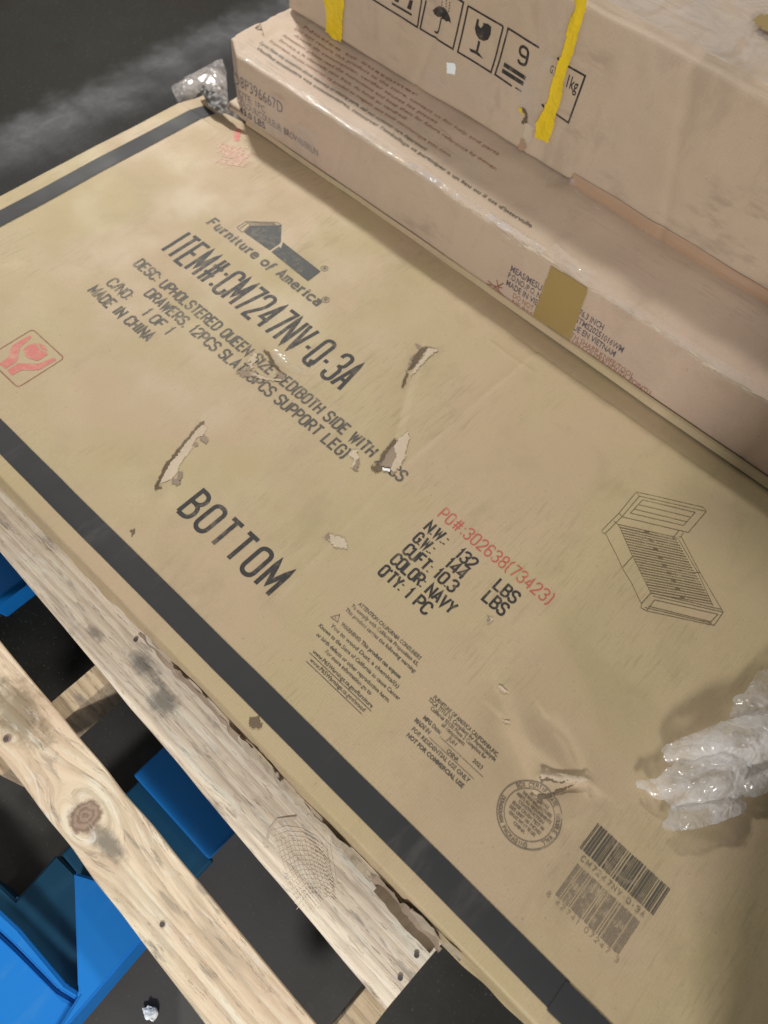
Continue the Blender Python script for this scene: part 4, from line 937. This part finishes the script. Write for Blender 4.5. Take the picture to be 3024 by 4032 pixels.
# wrapped carton below, carrying the two behind, and the film that bulges off its corner
low = thing('cardboard_carton', 'film wrapped carton almost hidden under the two stacked ones, behind the torn tape', 'carton', (-.5, 1.7, -.42))
def disp1(A):
    x, y, z = A.T.copy(); return np.stack([x + .004 * vnoise(y, z, 12, 97), y, z], -1)
soft_box((-1.60, 1.215, -.42), (.75, 2.3, 0.0), .01, .03, disp1, K_SIDE, 'box_body', low)
def crumple(outline, z0, mat, name, puff, amp, res=.004, seed=0, layers=1, parent=None, edge=.02):
    poly = [G(px, py, z0) for px, py in outline]; a = np.array(poly); lo = a.min(0) - res; hi = a.max(0) + res
    X, Y = np.meshgrid(np.arange(lo[0], hi[0], res), np.arange(lo[1], hi[1], res), indexing='ij')
    Xc = X[:-1, :-1] + res / 2; Yc = Y[:-1, :-1] + res / 2; m = in_poly(Xc, Yc, poly)
    pa = np.array(poly + poly[:1]); d = np.full(X.shape, 9.0)
    for (ax, ay), (bx, by) in zip(poly, poly[1:] + poly[:1]):
        dx, dy = bx - ax, by - ay; tt = np.clip(((X - ax) * dx + (Y - ay) * dy) / (dx * dx + dy * dy + 1e-12), 0, 1)
        d = np.minimum(d, np.hypot(X - ax - tt * dx, Y - ay - tt * dy))
    dome = 1 - np.exp(-d / edge)
    rid = lambda s, sd: 1 - 2 * np.abs(vnoise(X + .35 * Y, Y - .2 * X, s, sd))
    rg = np.random.default_rng(seed)
    Z = z0 - puff * .4 + puff * dome + amp * dome * (rid(9, seed) * .9 + rid(24, seed + 1) * .5) + amp * (.25 + .75 * dome) * .20 * rg.uniform(-1, 1, X.shape)
    Z = np.maximum(Z, .004 if z0 > -.02 else -9)
    jt = res * .38 * (d > res * 1.2)
    V = np.stack([X + jt * rg.uniform(-1, 1, X.shape), Y + jt * rg.uniform(-1, 1, X.shape), Z], -1)
    cnt = np.zeros(X.shape, int)                 # draw the rim vertices onto the outline
    cnt[:-1, :-1] += m; cnt[1:, :-1] += m; cnt[:-1, 1:] += m; cnt[1:, 1:] += m
    for i, j in zip(*np.where((cnt > 0) & (cnt < 4))):
        best = 9; bp_ = None
        for k in range(len(pa) - 1):
            a, b = pa[k], pa[k + 1]; ab = b - a; tt = np.clip(np.dot(np.array([X[i, j], Y[i, j]]) - a, ab) / (ab @ ab + 1e-12), 0, 1); q = a + tt * ab
            dd_ = np.hypot(*(q - np.array([X[i, j], Y[i, j]])))
            if dd_ < best: best = dd_; bp_ = q
        if best < res * 1.3: V[i, j, 0], V[i, j, 1] = bp_ + rg.uniform(-1, 1, 2) * res * .12
    o = grid_mesh(V, name, mat, parent, mask=m)
    bm = bmesh.new(); bm.from_mesh(o.data); bmesh.ops.triangulate(bm, faces=bm.faces, quad_method='SHORT_EDGE')
    bmesh.ops.bevel(bm, geom=[e for e in bm.edges if len(e.link_faces) == 2 and e.calc_face_angle(0) > .35], offset=.0006, segments=1, affect='EDGES')
    bm.to_mesh(o.data); bm.free(); o.data.polygons.foreach_set('use_smooth', [i % 3 != 0 for i in range(len(o.data.polygons))])
    return o
sil = crumple(zt((235, 510), (300, 468), (500, 330), (700, 235), (905, 140), (960, 300), (985, 700), (1010, 840), (850, 640), (700, 540), (620, 570), (560, 640), (440, 700), (340, 745)), -.045, film('silvery_film', (.60, .56, .54), .40, .88, .16, .3), 'plastic_film', .022, .010, .007, 200)
tag(sil, 'crinkled shiny film bulging out behind the torn end of the black tape', 'plastic film')

# ------------------------------------------------------------------ crumpled film on the right
zp = zc(2400, 2500, .4068)
fl = thing('plastic_film', 'crumpled milky plastic film lying on the right of the big carton', 'plastic film', (.3, .62, 0))
def cr(pts, z0, puff, amp, sd, mat=FILM, edge=.02):
    o = crumple(zp(*pts), z0, mat, 'film_fold', puff, amp * .62, .0085, sd, edge=edge * 1.5); o.parent = fl; o.location = (-.3, -.62, 0); return o
cr([(1700, 250), (1534, 318), (1465, 318), (1440, 400), (1400, 450), (1370, 530), (1260, 560), (1240, 600), (1225, 720), (1200, 790), (1420, 860), (1800, 800), (2000, 500)], .035, .05, .020, 300, film('thin_film', (.9, .9, .92), .20, .70, .10))
cr([(2000, 700), (1534, 690), (1380, 745), (1150, 800), (1040, 850), (850, 930), (720, 980), (600, 1030), (558, 1085), (570, 1150), (640, 1225), (740, 1205), (900, 1250), (1250, 1300), (1500, 1240), (1900, 1300)], .045, .075, .026, 310)
cr([(740, 1190), (620, 1260), (580, 1290), (510, 1370), (400, 1378), (290, 1395), (285, 1440), (420, 1510), (500, 1570), (610, 1600), (640, 1690), (900, 1680), (1290, 1600), (1400, 1380), (1380, 1150), (1000, 1050)], .040, .060, .022, 320)
cr([(610, 1640), (570, 1760), (530, 1850), (560, 1885), (700, 1895), (900, 1865), (1110, 1800), (1365, 1695), (1290, 1560), (1150, 1480), (900, 1560)], .028, .030, .014, 330, film('flat_film', (.78, .79, .82), .35, .9, .14), .012)
cr([(1200, 1320), (1180, 1480), (1300, 1560), (1450, 1560), (1600, 1500), (2000, 1500), (2000, 1200), (1500, 1150)], .030, .05, .018, 340, film('grey_film', (.72, .72, .71), .45, .9, .2))

# ------------------------------------------------------------------ wooden pallet
def board(name, corners4, z, th, mat, parent, label=None, seed=0):
    """plank from four top corners (far-left, near-left, near-right, far-right), slightly worn edges"""
    a, b, c, d = [np.array(p) for p in corners4]; n = max(3, int(np.linalg.norm(d - a) / .012)); m = 9; V = []; Fc = []
    prof = [(0, -th), (0, -.003), (.012, 0), (.15, 0), (.38, 0), (.62, 0), (.85, 0), (.988, 0), (1, -.003), (1, -th)]
    for i in range(n + 1):
        t_ = i / n; p, q = a + (d - a) * t_, b + (c - b) * t_
        for j, (s, dz_) in enumerate(prof):
            xy = p + (q - p) * s; wv = .0016 * float(vnoise(xy[0], s * .3, 9, seed)) + .0006 * float(vnoise(xy[0], xy[1], 60, seed + 1))
            nrm = (p - q) / np.linalg.norm(p - q); xy = xy + nrm * (.0016 * float(vnoise(xy[0], 0, 14, seed + 2)) * (1 if s < .5 else -1))
            V.append((xy[0], xy[1], z + dz_ + (wv if dz_ > -.01 else 0)))
    w = len(prof)
    for i in range(n):
        for j in range(w - 1): Fc.append((i * w + j, i * w + j + 1, (i + 1) * w + j + 1, (i + 1) * w + j))
        Fc.append((i * w + w - 1, i * w, (i + 1) * w, (i + 1) * w + w - 1))
    Fc.append(tuple(range(w))[::-1]); Fc.append(tuple(n * w + j for j in range(w)))
    V = np.array(V) - np.array(parent.location)
    return mesh_obj(name, V, Fc, mat, parent, label=label)
pal = thing('wooden_pallet', 'weathered pale wooden pallet with gaps between its boards, under the big carton', 'pallet', (0, 0, -.27))
kx, ky = G(335, 3214, -.13)
k2x, k2y = G(30, 2906, -.13)
g1x, g1y = G(560, 2620, -.13); g1b = G(640, 2760, -.13)
WD1 = wood('grey_pine', (.86, .77, .63), (.76, .66, .53), (.45, .35, .26), off=2.0, stains=((g1x, g1y, .045, .022, (.10, .10, .10)), (g1b[0], g1b[1], .04, .03, (.11, .11, .108)), (*G(375, 2490, -.13), .03, .012, (.17, .15, .13))))
WD2 = wood('knotty_pine', (.88, .80, .61), (.82, .67, .49), (.40, .30, .20), knots=((kx, ky, .031), (k2x, k2y, .009)), off=5.3, warm=(.64, .46, .32), grain=.8,
           stains=((*G(60, 2800, -.13), .10, .05, (.19, .15, .09)), (*G(420, 3320, -.13), .05, .02, (.12, .12, .11))))
WD3 = wood('end_grain_pine', (.50, .40, .27), (.55, .44, .30), (.27, .19, .12), off=9.0)
board('deck_board', ((-1.25, .128), (-1.25, .045), (.128, -.012), (.134, .128)), -.13, .018, WD1, pal, 'grey board against the side of the big carton', 1)
board('deck_board', ((-1.25, -.062), (-1.25, -.175), (.131, -.218), (.134, -.100)), -.13, .018, WD2, pal, 'warm toned board with a large knot', 2)
board('deck_board', ((-1.25, .26), (-1.25, .17), (.131, .17), (.134, .26)), -.131, .017, WD1, pal, None, 4)
board('deck_board', ((-1.25, 1.05), (-1.25, .95), (.131, .95), (.134, 1.05)), -.131, .017, WD1, pal, None, 5)
for (xa_, xb_) in ((.084, .128), (-.654, -.608), (-1.24, -1.20)):
    mat = WD3
    board('stringer', ((xa_, 1.05), (xb_, 1.05), (xb_ + .003, -.215), (xa_ + .003, -.215)), -.149, .115, mat, pal, seed=7)
def nail(sx, sy, z=-.13):
    x, y = G(sx, sy, z); V = [(x + .0045 * math.cos(a * math.pi / 5), y + .0045 * math.sin(a * math.pi / 5), z + .0022) for a in range(10)] + [(x, y, z + .0016)]
    mesh_obj('nail', np.array(V) - np.array(pal.location), [(a, (a + 1) % 10, 10) for a in range(10)], NAIL, pal)
NAIL = plastic('nail_steel', (.10, .085, .085), .45, (.2, .15, .12), .4)
for p in [(1640, 3761), (1576, 3850), (535, 2520), (24, 3911 - 1000), (640, 3640)]: nail(*p)
# faint rolled grid print and marker line on the grey board
k = Ink2D(); Gb = lambda pts: [G(*p, -.13) for p in zc(0, 2900, .9114)(*pts)]
for i in range(15):
    k.line(Gb([(1170 + i * 8, 410 + i * 24), (1235 + i * 7, 392 + i * 21), (1300 + i * 6, 400 + i * 20), (1370 + i * 5, 440 + i * 19), (1415 + i * 3, 500 + i * 16)]), .0008)
for i in range(14):
    k.line(Gb([(1190 + i * 18, 430 + i * 3), (1225 + i * 17, 560 + i * 2), (1285 + i * 13, 680 - i * 3), (1345 + i * 10, 760 - i * 9)]), .0007)
def on_board(x, y): return np.stack([x, y, np.full_like(x, -.1278)], -1)
INK_BOARD = ink('stain_ink', (.74, .65, .53), (.82, .74, .62), .9)
k.build('printed_grid', INK_BOARD, on_board, pal, 'faint curved grid pattern')
k = Ink2D(); k.line(Gb([(1145, 480), (1165, 400), (1200, 360), (1280, 352)]), .0045); k.build('pencil_mark', ink('mark_ink', (.54, .46, .37), (.68, .60, .49), .7), on_board, pal)

# ------------------------------------------------------------------ blue plastic pallet
bp = thing('plastic_pallet', 'bright blue plastic pallet lying below the wooden one, seen through its gaps', 'pallet', (-.6, 0, -.42))
def block(x0, x1, y0, y1, z0, z1, name, r=.006, label=None, mat=None, taper=0):
    bm = bmesh.new(); bmesh.ops.create_cube(bm, size=1)
    for v in bm.verts:
        v.co = Vector(((x0 + x1) / 2 + v.co.x * (x1 - x0), (y0 + y1) / 2 + v.co.y * (y1 - y0), (z0 + z1) / 2 + v.co.z * (z1 - z0)))
        if v.co.z < (z0 + z1) / 2: v.co.x += taper * (1 if v.co.x < (x0 + x1) / 2 else -1); v.co.y += taper * (1 if v.co.y < (y0 + y1) / 2 else -1)
    bmesh.ops.bevel(bm, geom=list(bm.edges), offset=r, segments=3, affect='EDGES', profile=.6)
    me = bpy.data.meshes.new(name); bm.to_mesh(me); bm.free(); me.materials.append(mat or BLUE)
    me.transform(Matrix.Translation(-bp.location)); me.polygons.foreach_set('use_smooth', [True] * len(me.polygons))
    o = bpy.data.objects.new(name, me); C.objects.link(o); o.parent = bp
    if label: o['label'] = label
    return o
block(-.478, -.262, -.062, .60, -.305, -.272, 'deck_slab')
block(-1.20, -.972, -.60, .60, -.305, -.272, 'deck_slab')
block(-.474, -.258, -.245, -.058, -.330, -.312, 'cross_rib', mat=BLUE_SHADE)  # shaded side of the slab, darkness put into its colour
block(-1.21, -.26, .30, .40, -.33, -.306, 'cross_rib')
for (x0, x1) in ((-.47, -.27), (-1.19, -.99)):
    for (y0, y1) in ((-.06, .12), (-.58, -.42), (.42, .58)): block(x0, x1, y0, y1, -.418, -.304, 'foot', taper=.015)
# folded pocket with sloping webs in the near slab
def facet(pts, name, mat=BLUE):
    V = [(p[0], p[1], p[2]) for p in pts]; n = len(V); V += [(p[0], p[1], p[2] - .004) for p in pts]
    Fc = [tuple(range(n)), tuple(range(2 * n - 1, n - 1, -1))] + [(i, i + n, (i + 1) % n + n, (i + 1) % n) for i in range(n)]
    return mesh_obj(name, np.array(V) - np.array(bp.location), Fc, mat, bp)
zv = zc(0, 2900, .9114)
def plate(pts, z, th, name):
    top = [(*G(*p, z), z) for p in zv(*pts)]; n = len(top); V = top + [(x * 1.0, y, z - th) for x, y, _ in top]
    a = sum(top[i][0] * top[(i + 1) % n][1] - top[(i + 1) % n][0] * top[i][1] for i in range(n))
    Fc = [tuple(range(n)), tuple(range(2 * n - 1, n - 1, -1))] + [(i, i + n, (i + 1) % n + n, (i + 1) % n) for i in range(n)]
    if a < 0: Fc = [f[::-1] for f in Fc]
    o = mesh_obj(name, np.array(V) - np.array(bp.location), Fc, BLUE, bp)
    bm = bmesh.new(); bm.from_mesh(o.data); bmesh.ops.recalc_face_normals(bm, faces=bm.faces)
    bmesh.ops.bevel(bm, geom=list(bm.edges), offset=.0042, segments=4, affect='EDGES', clamp_overlap=True); bm.to_mesh(o.data); bm.free(); return o
plate([(318, 585), (500, 640), (700, 800), (600, 892), (300, 1242), (180, 1380), (340, 1115), (334, 1085)], -.268, .11, 'deck_web')
plate([(-160, 640), (-60, 700), (80, 830), (285, 1075), (345, 1112), (335, 1145), (250, 1095), (60, 900), (-60, 790), (-160, 720)], -.276, .015, 'deck_web')
plate([(-160, 735), (-60, 800), (60, 910), (250, 1100), (335, 1150), (300, 1242), (180, 1380), (-160, 1400)], -.292, .05, 'deck_web')
plate([(245, 508), (335, 600), (345, 1120), (200, 1112), (-160, 960), (-160, 540), (0, 640), (70, 705)], -.330, .05, 'tray_floor').data.materials[0] = BLUE_SHADE  # recess shade painted in with the darker blue
# ------------------------------------------------------------------ floor and bits on it
X, Y = np.meshgrid(np.linspace(-14, 8, 120), np.linspace(-8, 14, 120), indexing='ij')
fo = grid_mesh(np.stack([X, Y, -.42 + .0 * X], -1), 'floor', FLOOR); fo['kind'] = 'structure'
sx, sy = G(592, 3988, -.42)
bm = bmesh.new(); bmesh.ops.create_icosphere(bm, subdivisions=3, radius=.011)
for v in bm.verts:
    v.co.x *= 1.3; v.co.z *= .45; v.co += v.co.normalized() * (.004 * float(vnoise(v.co.x * 1 + v.co.z, v.co.y, 220, 5)))
me = bpy.data.meshes.new('paper_scrap'); bm.to_mesh(me); bm.free(); me.materials.append(WHITE)
o = bpy.data.objects.new('paper_scrap', me); C.objects.link(o); o.location = (sx, sy, -.413)
tag(o, 'tiny white paper scrap on the dark floor left of the board end', 'paper scrap')
